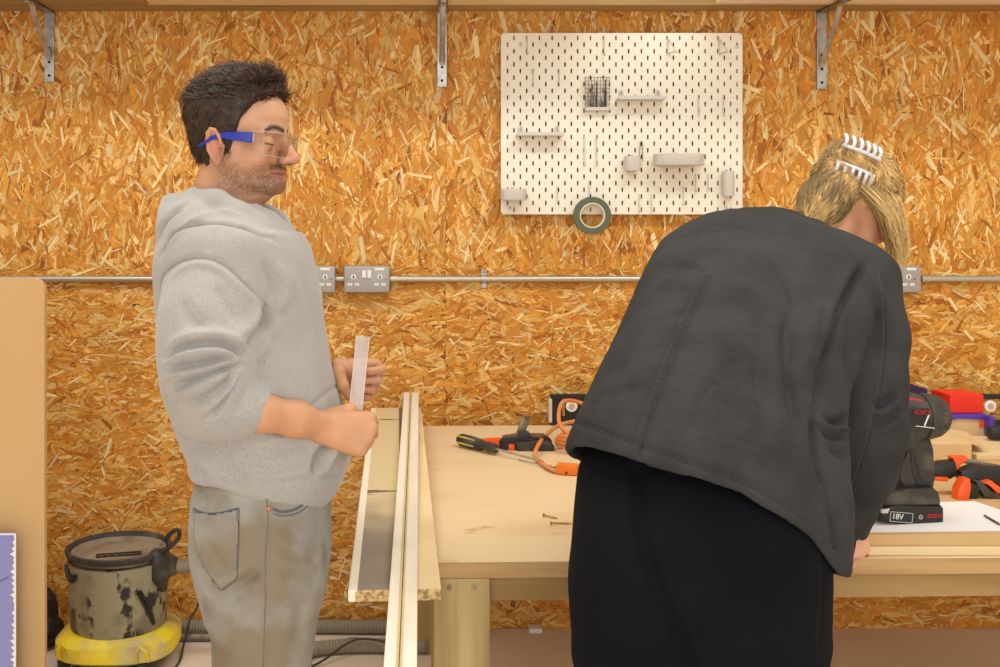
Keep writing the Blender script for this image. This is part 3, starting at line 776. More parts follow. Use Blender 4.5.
# left clamp: seen end on, its bar standing up towards the wall
e = empty('bar_clamp', OB(530,450,BT), 'orange and black clamp lying at the left of the tools, behind the chunky screwdriver', 'clamp', 'orange and black one-handed clamps on the bench')
Yc = OB(520,449,BT).y; k = Yc/F
def cp(px, py): q = P(px, py, Yc); return (q.x, q.z)
def prp(pts, y0, y1, name, m, bev=.003, par=e): return MB().prism([cp(*p) for p in pts][::-1], Yc+y0, Yc+y1, bev).build(name, M[m], par, True)
prp([(479,439),(500,438),(500,449),(481,448)], -.014, .012, 'trigger', 'orange')
prp([(499,439),(517,437),(535,438),(535,450),(517,450.5),(499,449)], -.018, .018, 'body', 'black', .004)
prp([(515,441),(532,439.5),(548,440),(553,444),(553,449),(535,452.5),(517,451.5)], -.032, .004, 'handle', 'dusty', .005)
prp([(528,437),(545,436),(552,441),(553,446),(540,447),(528,445)], .0, .05, 'fixed_jaw', 'black', .004)
prp([(508,443),(514,443),(514,449),(508,449)], -.024, -.01, 'release_button', 'orange', .004)
prp([(503,437),(520,434.5),(545,435),(545,438),(503,440)], -.005, .03, 'rail', 'dullsteel', .002)
prp([(515,438),(524,439),(531,417),(523,415.5)], .008, .015, 'bar', 'dullsteel', .001)
prp([(519,431),(529,432),(532,439),(516,439)], -.012, .02, 'bar_guide', 'dusty', .003)

# ------------------------------------------------------------ orange cable coil with plug
def coil():
    e = empty('extension_cable', OB(592,450,BT), 'coiled orange cable on the bench beside the woman\'s left hip', 'cable')
    r = .0058; pts = []
    c = OB(588, 449, BT+r)
    big = [OB(575,471,BT+r), OB(562,472,BT+r), OB(549,468,BT+r*1.5), OB(537,459,BT+r), OB(536,450,BT+.02), P(545,436,OB(545,446,BT).y), P(560,425,OB(560,440,BT).y), P(580,421,OB(580,440,BT).y), P(604,422,OB(604,440,BT).y), OB(625,440,BT+.03)]
    pts += big
    for i in range(4*14):
        a = 2*PI*i/14+.6; R = .062+.012*math.sin(i*.41)
        pts.append(c+Vector((R*1.15*math.cos(a), R*math.sin(a), .010*(i/14) + .006*math.sin(i*1.3)+.003)))
    lo = min(p.z for p in pts)
    for p in pts: p.z = max(p.z, BT+r+.0005)
    MB().tube(spline(pts, 5), r, 9).build('cord', M['cable'], e, True)
    # a loop standing up against the level
    lp_ = [P(570,436,3.0), P(560,425,3.02), P(559,412,3.08), P(563,402,3.15), P(574,401,3.2), P(590,407,3.2), P(604,418,3.1), P(606,434,3.0)]
    MB().tube(spline(lp_, 5), r, 9).build('cord_loop', M['cable'], e, True)
    q = OB(567,474.5,BT+.0)
    MB().box((-.026,-.014,.0008), (.028,.018,.026), M=T(q, rz=-.35), bev=.004).build('plug', M['plug'], e, True)
    MB().box((-.03,-.016,.0008), (.0,.0,.01), M=T(q+Vector((.01,.03,.0)), rz=-.35), bev=.002).build('plug_collar', M['greyplastic'], e, True)
coil()

# ------------------------------------------------------------ brass screws on the bench
def screw(a, b, lab, g='brass screws on the bench', r=.002, head=None, m='brass'):
    e = empty('screw', a, lab, 'screw', g); a = Vector(a); b = Vector(b); d = (b-a).normalized()
    MB().tube([a, a+d*.003], [r*2.2, r*1.1], 10).build('head', M[m], e, True)
    n = 18; MB().tube([a.lerp(b, i/n) for i in range(n+1)], [r*(1.08 if i%2 else .8)*(1 if i < n-2 else .5) for i in range(n+1)], 8).build('shank', M[m], e)
screw(OB(543.5,515,BT+.0045), OB(558,518.5,BT+.002), 'shorter brass screw lying by the woman\'s left hip, behind the other')
screw(OB(550.5,523,BT+.0045), OB(572,523.5,BT+.002), 'brass screw lying nearest the bench edge by the woman\'s hip')

# ------------------------------------------------------------ boards and paper on the right
def slab(x0, x1, y0, y1, z0, z1, name, m, lab, cat, bev=.001, rz=0, group=None):
    c = ((x0+x1)/2, (y0+y1)/2, 0)
    o = MB().box((x0-c[0], y0-c[1], z0), (x1-c[0], y1-c[1], z1), M=T(c, rz=rz), bev=bev).build(name, M[m]); return tag(o, lab, cat, group)
q = OB(862, 557, BT+.001)
slab(q.x, 1.60, q.y+.01, 3.2, BT+.0005, BT+.016, 'wide_board', 'palewood', 'pale wood panel lying directly on the bench at the right', 'board', rz=.0)
q2 = P(866, 549, 2.055)
slab(q2.x-.01, 1.58, 2.052, 3.15, BT+.0165, HC-.578, 'mdf_sheet', 'mdf', 'tan board under the white paper, on top of the pale wood panel', 'board')
ZM = HC-.578+.0005
# white paper
pts = [OB(843,533,ZM), OB(1012,531,ZM), OB(1018,516,ZM), OB(975,501.5,ZM), OB(846,504,ZM)]
mb = MB(); a_ = [mb.b.verts.new(p) for p in pts]; b_ = [mb.b.verts.new(p+Vector((0,0,.0006))) for p in pts]
mb.b.faces.new(a_[::-1]); mb.b.faces.new(b_)
for i in range(5): mb.b.faces.new((a_[i], a_[(i+1)%5], b_[(i+1)%5], b_[i]))
tag(mb.build('paper_sheet', M['paper']), 'large white sheet of paper under the cordless drill', 'paper')
# thin board behind and flat cardboard box
z1 = ZM+.009; q = OB(880, 472, z1)
slab(q.x, 1.56, q.y, 3.12, ZM, z1, 'thin_board', 'mdf', 'thin board under the flat cardboard box behind the drill', 'board')
z2 = z1+.0005; h = .040
a = OB(882, 460, z2); b = OB(972, 460, z2)
e = empty('cardboard_box', ((a.x+b.x)/2, a.y+.15, z2), 'flat kraft cardboard box behind the cordless drill', 'box')
MB().box((a.x, a.y, z2), (b.x, a.y+.27, z2+h), bev=.0015).build('carton', M['kraft'], e)
fl = MB(); B = fl.b
fp = [(b.x+.0005, a.y+.02, z2+h-.001), (b.x+.0005, a.y+.26, z2+h-.001), (b.x+.11, a.y+.25, z2+.022), (b.x+.045, a.y+.03, z2+.028)]
v1 = [B.verts.new(p) for p in fp]; v2 = [B.verts.new((p[0], p[1], p[2]-.003)) for p in fp]
B.faces.new(v1); B.faces.new(v2[::-1])
for i in range(4): B.faces.new((v1[i], v1[(i+1)%4], v2[(i+1)%4], v2[i]))
fl.build('flap', M['kraft'], e)
pw = OB(974, 466, z2)
slab(b.x+.012, 1.50, a.y-.0, a.y+.24, z2, z2+.012, 'pale_offcut', 'palewood', 'pale board right of the flat cardboard box', 'board')
# purple and orange tray under the red box
zb = z2+h+.0005
Yp = a.y+.278
e = empty('purple_tray', (1.15, Yp, z2), 'purple card tray with orange inside under the red box', 'tray')
q = P(940, 424, Yp); q_ = P(988, 416, Yp)
zt = q_.z
MB().box((P(938,0,Yp).x, Yp, z2), (P(986,0,Yp).x, Yp+.006, zt), bev=.001).build('front_flap', M['kraft'], e)
MB().box((P(979,0,Yp).x, Yp-.003, z2+.03), (P(984,0,Yp).x, Yp-.0005, zt-.011), bev=.0008).build('orange_tab', M['orange'], e)
MB().box((P(936,0,Yp).x, Yp+.0065, z2), (P(988,0,Yp).x, Yp+.13, zt+.003), bev=.001).build('tray', M['purple'], e)
MB().prism([(P(984,0,Yp).x, z2+.0), (P(989,0,Yp).x, z2), (P(989,0,Yp).x, zt+.003), (P(984,0,Yp).x, zt+.003)], Yp-.03, Yp+.0, .001).build('side_flap', M['purple'], e)
MB().prism([(P(941,0,Yp).x, zt-.018), (P(958,0,Yp).x, zt-.006), (P(985,0,Yp).x, zt-.010), (P(985,0,Yp).x, zt+.003), (P(941,0,Yp).x, zt+.001)], Yp-.004, Yp-.0005, .0006).build('lip', M['purple'], e)
Yr = Yp+.02; ra = P(950,415,Yr); rb = P(984,394.5,Yr); w = rb.x-ra.x
tag(MB().box((-w/2,0,0), (w/2,.105,rb.z-zt-.004), M=T(((ra.x+rb.x)/2, Yr, zt+.0035), rz=.03), bev=.0025).build('red_box', M['red'], None), 'bright red cube-shaped box at the back right of the bench', 'box')
MB_ = MB().box((P(928,0,Yr+.02).x-.0, Yr+.03, z2), (P(936,0,Yp+.0065).x-.002, Yr+.17, P(0,389,Yr+.03).z), bev=.002)
tag(MB_.build('navy_box', M['navy']), 'dark blue box tucked behind the left side of the red box', 'box')
# dark knobbly thing at the frame edge
e = empty('clamp_knob', OB(1000,438,z2+.013), 'dark rounded handle lying on the pale board at the right edge', 'handle')
MB().lathe([(.0001,-.05),(.016,-.045),(.019,-.02),(.015,0),(.011,.004),(.011,.03),(.0001,.03)], OB(1006,440,z2+.013)+Vector((0,0,.019)), 20, 'X').build('grip', M['black'], e, True)
MB().tube([OB(1006,440,z2+.013)+Vector((.03,0,.019)), OB(1006,440,z2+.013)+Vector((.14,.02,.012))], .005, 8).build('rod', M['dullsteel'], e, True)

# right clamp lying on the board
e = empty('bar_clamp', OB(970,500,ZM), 'orange and black clamp behind the drill near the right edge', 'clamp', 'orange and black one-handed clamps on the bench')
Yc = 2.32
prp([(938.5,470),(948,466.5),(963,464.5),(966,478),(958,483),(939,478.5)], .03, .062, 'fixed_jaw', 'black', .005, e)
prp([(942,480),(955,480),(955,485),(943,484.5)], .03, .056, 'jaw_pad', 'orange', .002, e)
prp([(960,461),(976,460.5),(975,466),(969,467),(967,474),(963,474),(964,466.5)], .035, .06, 'tension_lock', 'orange', .002, e)
prp([(966,474),(982,468),(1004,472),(1030,476),(1030,496),(1004,496),(988,494),(976,490),(966,482)], .02, .055, 'body', 'black', .006, e)
prp([(974,463),(1030,474),(1030,479),(974,468)], .05, .058, 'bar', 'dullsteel', .001, e)
prp([(968,482),(982,486),(978,500),(974,503.5),(960,503)], -.0, .04, 'moving_jaw', 'black', .005, e)
prp([(962,478),(968,478),(969,486),(966,503),(955,501),(956,488)], -.012, .02, 'pad', 'orange', .004, e)
prp([(983,483),(990,485),(996,493),(1006,496),(1030,499),(1030,494),(1006,490),(998,487),(992,481)], -.004, .022, 'trigger', 'orange', .002, e)
prp([(976,482),(984,482),(990,492),(1002,498),(1030,503),(1030,508),(1000,503),(985,497)], .0, .03, 'handle', 'dusty', .003, e)
tag(MB().tube([OB(984.5,515.5,ZM+.003), OB(1000,524.5,ZM+.003)], .0022, 8).build('metal_pin', M['dullsteel'], None, True), 'thin metal pin lying on the white paper at the right', 'pin')
q = P(866, 546, 2.043)
screw(q, q+Vector((.0,-.004,-.022)), 'brass screw held at the bench edge by the woman\'s right hand', 'screw at the bench edge', .0035)

# ------------------------------------------------------------ cordless drill
Yd = 2.16
e = empty('cordless_drill', (P(908,0,Yd).x, Yd, ZM+.001), 'dusty black cordless drill standing on the white paper', 'drill')
def dp(px, py): q = P(px, py, Yd); return (q.x, q.z)
cxd = P(905,0,Yd).x; RD = T((cxd, Yd, 0), rz=.18) @ Matrix.Translation((-cxd, -Yd, 0))
def pd(pts, t0, t1, name, m, bev=.006, par=None): return MB().prism([dp(*p) for p in pts][::-1], Yd+t0, Yd+t1, bev, M=RD, seg=3).build(name, M[m], par or e, True)
pd([(868,505),(872,502),(884,500.5),(934,503),(936,506),(936,519),(930,522),(912,522.5),(890,519.5),(868,514)], -.036, .036, 'battery', 'black', .007)
pd([(872,493),(878,487.5),(899,485),(927,485.5),(932,490),(934,497),(934,503),(874,501.5)], -.032, .032, 'foot', 'dusty', .007)
pd([(899,436),(928,436),(929,448),(930,462),(931,476),(932,488),(894,488),(899,478),(901,462)], -.020, .020, 'handle', 'dusty', .012)
g = pd([(903,446),(908,448),(912,462),(914,478),(926,481),(926,484),(910,484),(906,470)], -.0215, .0215, 'grip_inlay', 'black', .003)
s_ = SDF(P(850,455,Yd)-Vector((0,.09,0)), P(960,380,Yd)+Vector((0,.09,0)), .0016)
def dpt(px, py, dy=0): q = P(px, py, Yd); q.y += dy; return RD @ q
s_.rc(dpt(872,414), dpt(905,415), .040, .0435, .01); s_.rc(dpt(905,415), dpt(922,417), .044, .0435, .006)
s_.rc(dpt(903,425), dpt(905,440), .03, .026, .02)
V, Q = s_.mesh(); V = relax(V, Q, 2); o = place(np_mesh('motor_housing', V, Q), 'motor_housing', M['dusty'], e, True)
MB().lathe([(.0001,.052),(.02,.051),(.034,.045),(.0415,.032),(.0455,.012),(.0465,0),(.0465,-.003),(.0445,-.0035)], (0,0,0), 24, 'X', M=T(dpt(922,417), rz=.18) @ Matrix.Scale(1.0,4)).build('rear_cap', M['dusty'], e, True)
for zz, yy in ((.012,0),(-.004,0),(-.022,0)):
    pts = []
    for j in range(13):
        a = -PI*.5+ (PI)*j/12 - .4
        rr = math.sqrt(max(0, .0468**2-zz**2))
        pts.append(T(dpt(922,417), rz=.18) @ Vector((.012+ .018*max(0,math.cos(a+.4)) , -rr*math.cos(a*.55+.2), zz)))
    MB().tube(pts[2:11], .0007, 5).build('seam_line', M['dust'], e, True)
MB().lathe([(.0001,-.075),(.012,-.07),(.02,-.05),(.0225,-.02),(.022,0),(.0001,0)], (0,0,0), 24, 'X', M=T(dpt(850,414), rz=.18)).build('chuck', M['black'], e, True)
# markings
tm = dpt(899,402); fY = -.0455
Mt = lambda px, py, dy: T(dpt(px, py, dy), rz=.18) @ Matrix.Rotation(PI/2, 4, 'X')
bd = MB(); q = dp(905,412)
pd([(884,404),(916,405),(918,424),(884,420)], -.046, -.040, 'side_badge', 'black', .001)
text_mesh('BOSCH', .011, Mt(908, 408.5, -.0472) @ Matrix.Rotation(-.05,4,'Z'), M['redink'], 'brand_lettering', e)
MB().box((-.003,-.0005,-.012), (.0,.0005,.012), M=T(dpt(913,417,-.0466), ry=.4)).build('arrow_mark', M['white'], e)
MB().box((-.02,-.0005,-.0007), (.03,.0005,.0007), M=T(dpt(904,422,-.0466), ry=.12)).build('badge_line', M['white'], e)
MB().prism([(dp(899,396)[0], dp(899,395)[1]), (dp(915,397)[0], dp(915,398)[1]), (dp(915,400)[0], dp(915,401)[1]), (dp(899,400)[0], dp(899,400)[1])], Yd-.03, Yd-.005, .002, M=RD).build('red_top_mark', M['redink'], e)
text_mesh('18V', .0155, Mt(884.5, 511, -.0366) @ Matrix.Rotation(-.12,4,'Z'), M['white'], 'voltage_lettering', e, .0003)
fr = MB()
for (x0_, y0_, x1_, y1_) in ((-.021,-.0095,.027,-.0088),(-.021,.0088,.027,.0095),(-.021,-.0095,-.0203,.0095),(.0263,-.0095,.027,.0095)):
    fr.box((x0_, y0_, -.0002), (x1_, y1_, .0003), M=Mt(887,511.5,-.0366) @ Matrix.Rotation(-.12,4,'Z'))
fr.build('voltage_frame', M['white'], e)
Me = T(dpt(925, 512, -.0366), rz=.18) @ Matrix.Rotation(PI/2, 4, 'X')
text_mesh('BOSCH', .0098, Me, M['redink'], 'battery_lettering', e, .0003)
q = dpt(909.5, 512.5, -.0366)
MB().lathe([(.0033,-.0003),(.0043,-.0003),(.0043,.0003),(.0033,.0003),(.0033,-.0003)], (0,0,0), 20, 'Y', M=T(q, rz=.18), close=False).build('round_emblem', M['greyplastic'], e)
MB().box((-.0028,-.0003,-.0005), (.0028,.0003,.0005), M=T(q, rz=.18)).build('emblem_bar', M['greyplastic'], e)
pd([(868,503.5),(876,502.5),(874,507),(868,507)], -.0372, -.03, 'release_catch', 'greyplastic', .001)
# ------------------------------------------------------------ vacuum cleaner
VC = P(119, 0, 3.17); VC.z = 0; VY = 3.17
zr = HC-(546-HY)*VY/F; kk = VY/F
R = 50*kk
e = empty('workshop_vacuum', (VC.x, VY, PZ), 'dusty drum vacuum cleaner with yellow base in the corner beside the man', 'vacuum cleaner')
zb = zr-.225
MB().lathe([(.0001,zb),(R*.9,zb),(R*.93,zb+.01),(R*.985,zr-.04),(R*1.0,zr-.030)], (VC.x,VY,0), 64).build('drum', M['drum'], e, True)
MB().lathe([(R*.90,zr-.02),(R*1.01,zr-.014),(R*1.035,zr-.008),(R*1.035,zr+.001),(R*1.01,zr+.004),(R*.965,zr+.002),(R*.90,zr-.02)], (VC.x,VY,0), 64, close=False).build('rim', M['dusty'], e, True)
MB().lathe([(.0001,zr-.026),(R*.92,zr-.026),(R*.92,zr-.008),(R*.87,zr-.008),(R*.82,zr-.017),(.0001,zr-.016)], (VC.x,VY,0), 64).build('lid', M['dust'], e, True)
mb = MB()
for dy in (-.035, -.012): mb.box((-.06,dy-.002,0), (.065,dy+.002,.004))
for dx in (-.055,-.035,-.015,.005,.025,.045,.06): mb.box((dx-.0025,-.035,0), (dx+.0025,-.012,.004))
for v in mb.b.verts: v.co = T((VC.x,VY-.01,zr-.0164), rz=.25) @ v.co
mb.build('lid_lettering', M['black'], e)
# yellow base: rounded rectangle that flares
mb = MB(); B = mb.b; rings = []
def ring(sx, sy, z, wob=0):
    r = []
    for j in range(72):
        a = 2*PI*j/72; p = 3.0; ca, sa = math.cos(a), math.sin(a)
        rr = 1/((abs(ca)**p+abs(sa)**p)**(1/p))
        dz = wob*(math.exp(-((a-4.95)/.12)**2)*.4 + (.5 if 4.85 < a < 5.6 else 0))
        r.append(B.verts.new((VC.x+.002+sx*rr*ca, VY+sy*rr*sa, z+dz)))
    return r
bz = zb-.062
for (sx, sy, z, w) in ((R*.86,R*.84,zb+.004,0),(R*.97,R*.93,zb+.002,0),(R*1.12,R*1.04,zb-.012,.012),(R*1.16,R*1.08,zb-.018,.018),(R*1.17,R*1.09,bz+.008,0),(R*1.10,R*1.02,bz,0),(R*.8,R*.8,bz,0)):
    rings.append(ring(sx, sy, z, w))
for p, q in zip(rings, rings[1:]):
    for j in range(72): B.faces.new((p[j], p[(j+1)%72], q[(j+1)%72], q[j]))
B.faces.new(rings[0][::-1]); B.faces.new(rings[-1])
base = mb.build('base', M['yellow'], e, True)
for px, yy in ((66, -.11), (143, -.13)):
    q = P(px, 638, VY+yy)
    MB().tube([(q.x-.012, q.y-.02, bz+.015), (q.x-.012, q.y-.035, bz+.045), (q.x, q.y-.034, bz+.06), (q.x+.016, q.y-.035, bz+.045), (q.x+.018, q.y-.02, bz+.015)], .006, 8).build('latch', M['yellow'], e, True)
MB().lathe([(R*.86,PZ+.028),(R*.98,PZ+.03),(R*1.0,bz+.002),(R*.5,bz+.002),(R*.5,PZ+.028)], (VC.x,VY,0), 48, close=False).build('chassis', M['black'], e, True)
for (dx, dy) in ((-.13,-.09),(.10,-.13),(-.12,.12),(.12,.12)):
    w = MB().lathe([(.0001,-.012),(.012,-.012),(.0165,-.008),(.0165,.008),(.012,.012),(.0001,.012)], (0,0,0), 20, 'X', M=T((VC.x+dx, VY+dy, PZ+.0168), rz=.5)).build('caster', M['dusty'], e, True)
    MB().box((-.016,-.014,.0), (.016,.014,.03), M=T((VC.x+dx, VY+dy, PZ+.022), rz=.5), bev=.004).build('caster_fork', M['black'], w, True)
# inlet bracket, handle, clip, hose stub
def vp(px, py, Y): return P(px, py, Y)
Yh = VY-.03
s_ = SDF(vp(140,620,Yh)-Vector((0,.1,0)), vp(210,520,Yh)+Vector((0,.1,0)), .0025)
s_.chain([vp(157,556,Yh-.04), vp(160,575,Yh-.03), vp(163,588,Yh-.02)], [.022,.026,.012], .01)
s_.chain([vp(160,560,Yh-.02), vp(170,566,Yh)], [.03,.03], .01)
V, Q = s_.mesh(); V = relax(V, Q, 3); place(np_mesh('inlet', V, Q), 'inlet', M['dusty'], e, True)
for dy in (0, .03):
    MB().tube(spline([vp(150,558,Yh-.05+dy), vp(160,552,Yh-.05+dy), vp(172,545,Yh-.045+dy), vp(179,537,Yh-.04+dy), vp(178,530,Yh-.04+dy), vp(171,533,Yh-.04+dy), vp(165,541,Yh-.04+dy)], 5), .006, 9).build('handle', M['black'], e, True)
MB().tube([vp(168,566,Yh), vp(176,566,Yh), vp(176.2,566,Yh), vp(214,566,Yh)], [.022,.022,.0195,.0195], 20).build('hose_connector', M['dust'], e, True)
h1 = spline([vp(84,547,VY-R-.002), vp(80,556,VY-R+.01), vp(75,563,VY-R+.03), vp(71,566,VY-R*.8)], 5)
A = lambda a, z, rr=1.0: Vector((VC.x+R*rr*math.cos(a), VY+R*rr*math.sin(a), z))
MB().tube(spline([A(3.6,zr-.035), A(3.75,zr-.055,1.01), A(3.95,zr-.065,1.02), A(4.05,zr-.05,1.02)], 5), .008, 8).build('clip', M['black'], e, True)
MB().tube(spline([A(5.35,zr-.10,.985), A(5.5,zr-.14,.97), A(5.75,zr-.20,.95), A(5.6,zr-.15,.985), A(5.4,zr-.095,.99)], 5), .0045, 8).build('clip', M['black'], e, True)

# hoses and cables on the ledge
def corr(pts, r, name, m, lab, cat, pitch=.0085, group=None):
    L = densify([Vector(p) for p in spline(pts, 8)], pitch/2); mb = MB()
    mb.tube(L, [r*(1.0 if i % 2 else .86) for i in range(len(L))], 16)
    return tag(mb.build(name, m, None, False), lab, cat, group)
z = PZ+.0225
corr([(-.80,3.39,z), (-.5,3.395,z), (-.2,3.39,z), (.0,3.385,z)], .0215, 'vacuum_hose', M['hose'], 'rear run of ribbed grey hose at the foot of the wall', 'hose', group='ribbed hoses on the ledge')
corr([(-.36,3.06,z), (-.33,3.19,z), (-.22,3.235,z), (-.02,3.235,z), (.02,3.235,z)], .0215, 'vacuum_hose', M['hose'], 'front run of ribbed grey hose, nearer the camera', 'hose', group='ribbed hoses on the ledge')
tag(MB().tube([(-.95,3.33,PZ+.013),(-.62,3.33,PZ+.013)], .0125, 14).build('metal_tube', M['dullsteel'], None, True), 'grey metal vacuum tube lying on the ledge behind the man\'s legs', 'tube')
def cord(pts, lab, r=.0035): return tag(MB().tube(spline(pts, 8), r, 8).build('power_cord', M['darkcable'], None, True), lab, 'cord')
zc = PZ+.004
cord([P(200,598,3.36), P(197,608,3.36), P(190,620,3.33), (P(184,0,3.25).x,3.25,zc+.02), (P(178,0,3.15).x,3.15,zc), (P(160,0,3.05).x,3.03,zc), (P(140,0,3.0).x,2.96,zc), (P(128,0,3.0).x,2.93,zc)], 'thin dark cord hanging down behind the man to the vacuum')
cord([(P(150,0,3.03).x,2.98,zc), (P(185,0,3.06).x,3.07,zc), (P(215,0,3.1).x,3.10,zc), (P(260,0,3.1).x,3.12,zc), (P(310,0,3.12).x,3.13,zc), (P(345,0,3.2).x,3.20,zc+.035), (P(362,0,3.2).x,3.215,zc+.047), (P(385,0,3.2).x,3.2,zc+.043), (P(408,0,3.2).x,3.17,zc+.03)], 'thin dark cord looping over the front ribbed hose')
cord([(P(308,0,3.3).x,3.31,zc), (P(335,0,3.3).x,3.315,zc), (P(352,0,3.3).x,3.32,zc+.008), (P(372,0,3.3).x,3.31,zc+.008), (P(408,0,3.3).x,3.315,zc)], 'thin dark cord lying between the two ribbed hoses')

# ------------------------------------------------------------ black bag and grey box in the far left corner
s_ = SDF((-1.36,3.12,PZ+.001), (-1.0,3.42,PZ+.36), .005)
s_.chain([(-1.22,3.31,PZ+.07),(-1.23,3.31,PZ+.2),(-1.26,3.32,PZ+.28)], [.075,.055,.03], .04)
s_.chain([(-1.12,3.30,PZ+.05),(-1.15,3.31,PZ+.12),(-1.18,3.32,PZ+.16)], [.05,.04,.03], .03)
s_.ell((-1.2,3.27,PZ+.04), (.11,.08,.05), k=.03)
V, Q = s_.mesh(); su = Surf(V, Q); su.wrinkle(.012, 16); su.N = vnormals(su.V, Q); su.wrinkle(.004, 50)
V = su.V; V[:,2] = np.maximum(V[:,2], PZ+.0006); V[:,1] = np.minimum(V[:,1], 3.43)
e = empty('black_bag', (-1.18,3.28,PZ), 'crumpled black bag in the corner between the hardboard panel and the vacuum', 'bag')
place(np_mesh('bag', V, Q), 'bag', mat('black_bag', rgb(30,28,26), .5), e, True)
MB().tube(spline([(-1.25,3.24,PZ+.10),(-1.16,3.20,PZ+.13),(-1.09,3.23,PZ+.165)], 6), .005, 8).build('strap', M['dusty'], e, True)
slab(-1.28, -1.105, 3.02, 3.17, PZ+.0005, PZ+.085, 'grey_crate', 'dust', 'low grey box in front of the crumpled black bag', 'box', .004)

# ------------------------------------------------------------ tall hardboard panel and lilac sheet
Yp_ = 2.60; xr = P(44.5,0,Yp_).x; zt = P(0,278,Yp_).z
pts = [(-1.75, .0006), (xr, .0006), (xr, zt-.03)]
for j in range(1,7): a = PI/2*j/6; pts.append((xr-.03+.03*math.cos(a), zt-.03+.03*math.sin(a)))
pts += [(-1.75, zt)]
tag(MB().prism(pts, Yp_, Yp_+.018, .001).build('hardboard_panel', M['hardboard'], None), 'tall plain tan board with a rounded corner standing at the left edge', 'board')
Ys = 2.545; xr = P(15.5,0,Ys).x; zt = P(0,533.5,Ys).z
e = empty('lilac_sheet', (-1.1, Ys, .0), 'lilac sheet with a jagged white edge in front of the tan board', 'sheet')
MB().box((-1.7, Ys, .0006), (xr, Ys+.008, zt), bev=.001).build('sheet', M['lilac'], e)
mb = MB(); random.seed(3); z = .01; pts = [(xr+.0005, .002)]
lst = []
while z < zt-.006:
    w_ = random.uniform(.003, .013); lst.append((xr-w_, z+random.uniform(0,.004))); lst.append((xr-.002, z+.007)); z += .0135
pts = [(xr+.0015, .002)] + [(xr+.0015, zt)] + [(-1.69, zt)] + [(-1.69, zt-.0035)] + [(xr-.003, zt-.0035)] + lst[::-1]
mb.prism(pts, Ys-.0012, Ys-.0001).build('jagged_white_edge', M['white'], e)
MB().tube(spline([(xr-.05, Ys-.0006, P(0,583,Ys).z), (xr-.03, Ys-.0006, P(0,580,Ys).z), (xr-.016, Ys-.0006, P(0,577,Ys).z)], 5), .0009, 6).build('pen_mark', mat('blue_ink', rgb(60,56,130), .6), e)
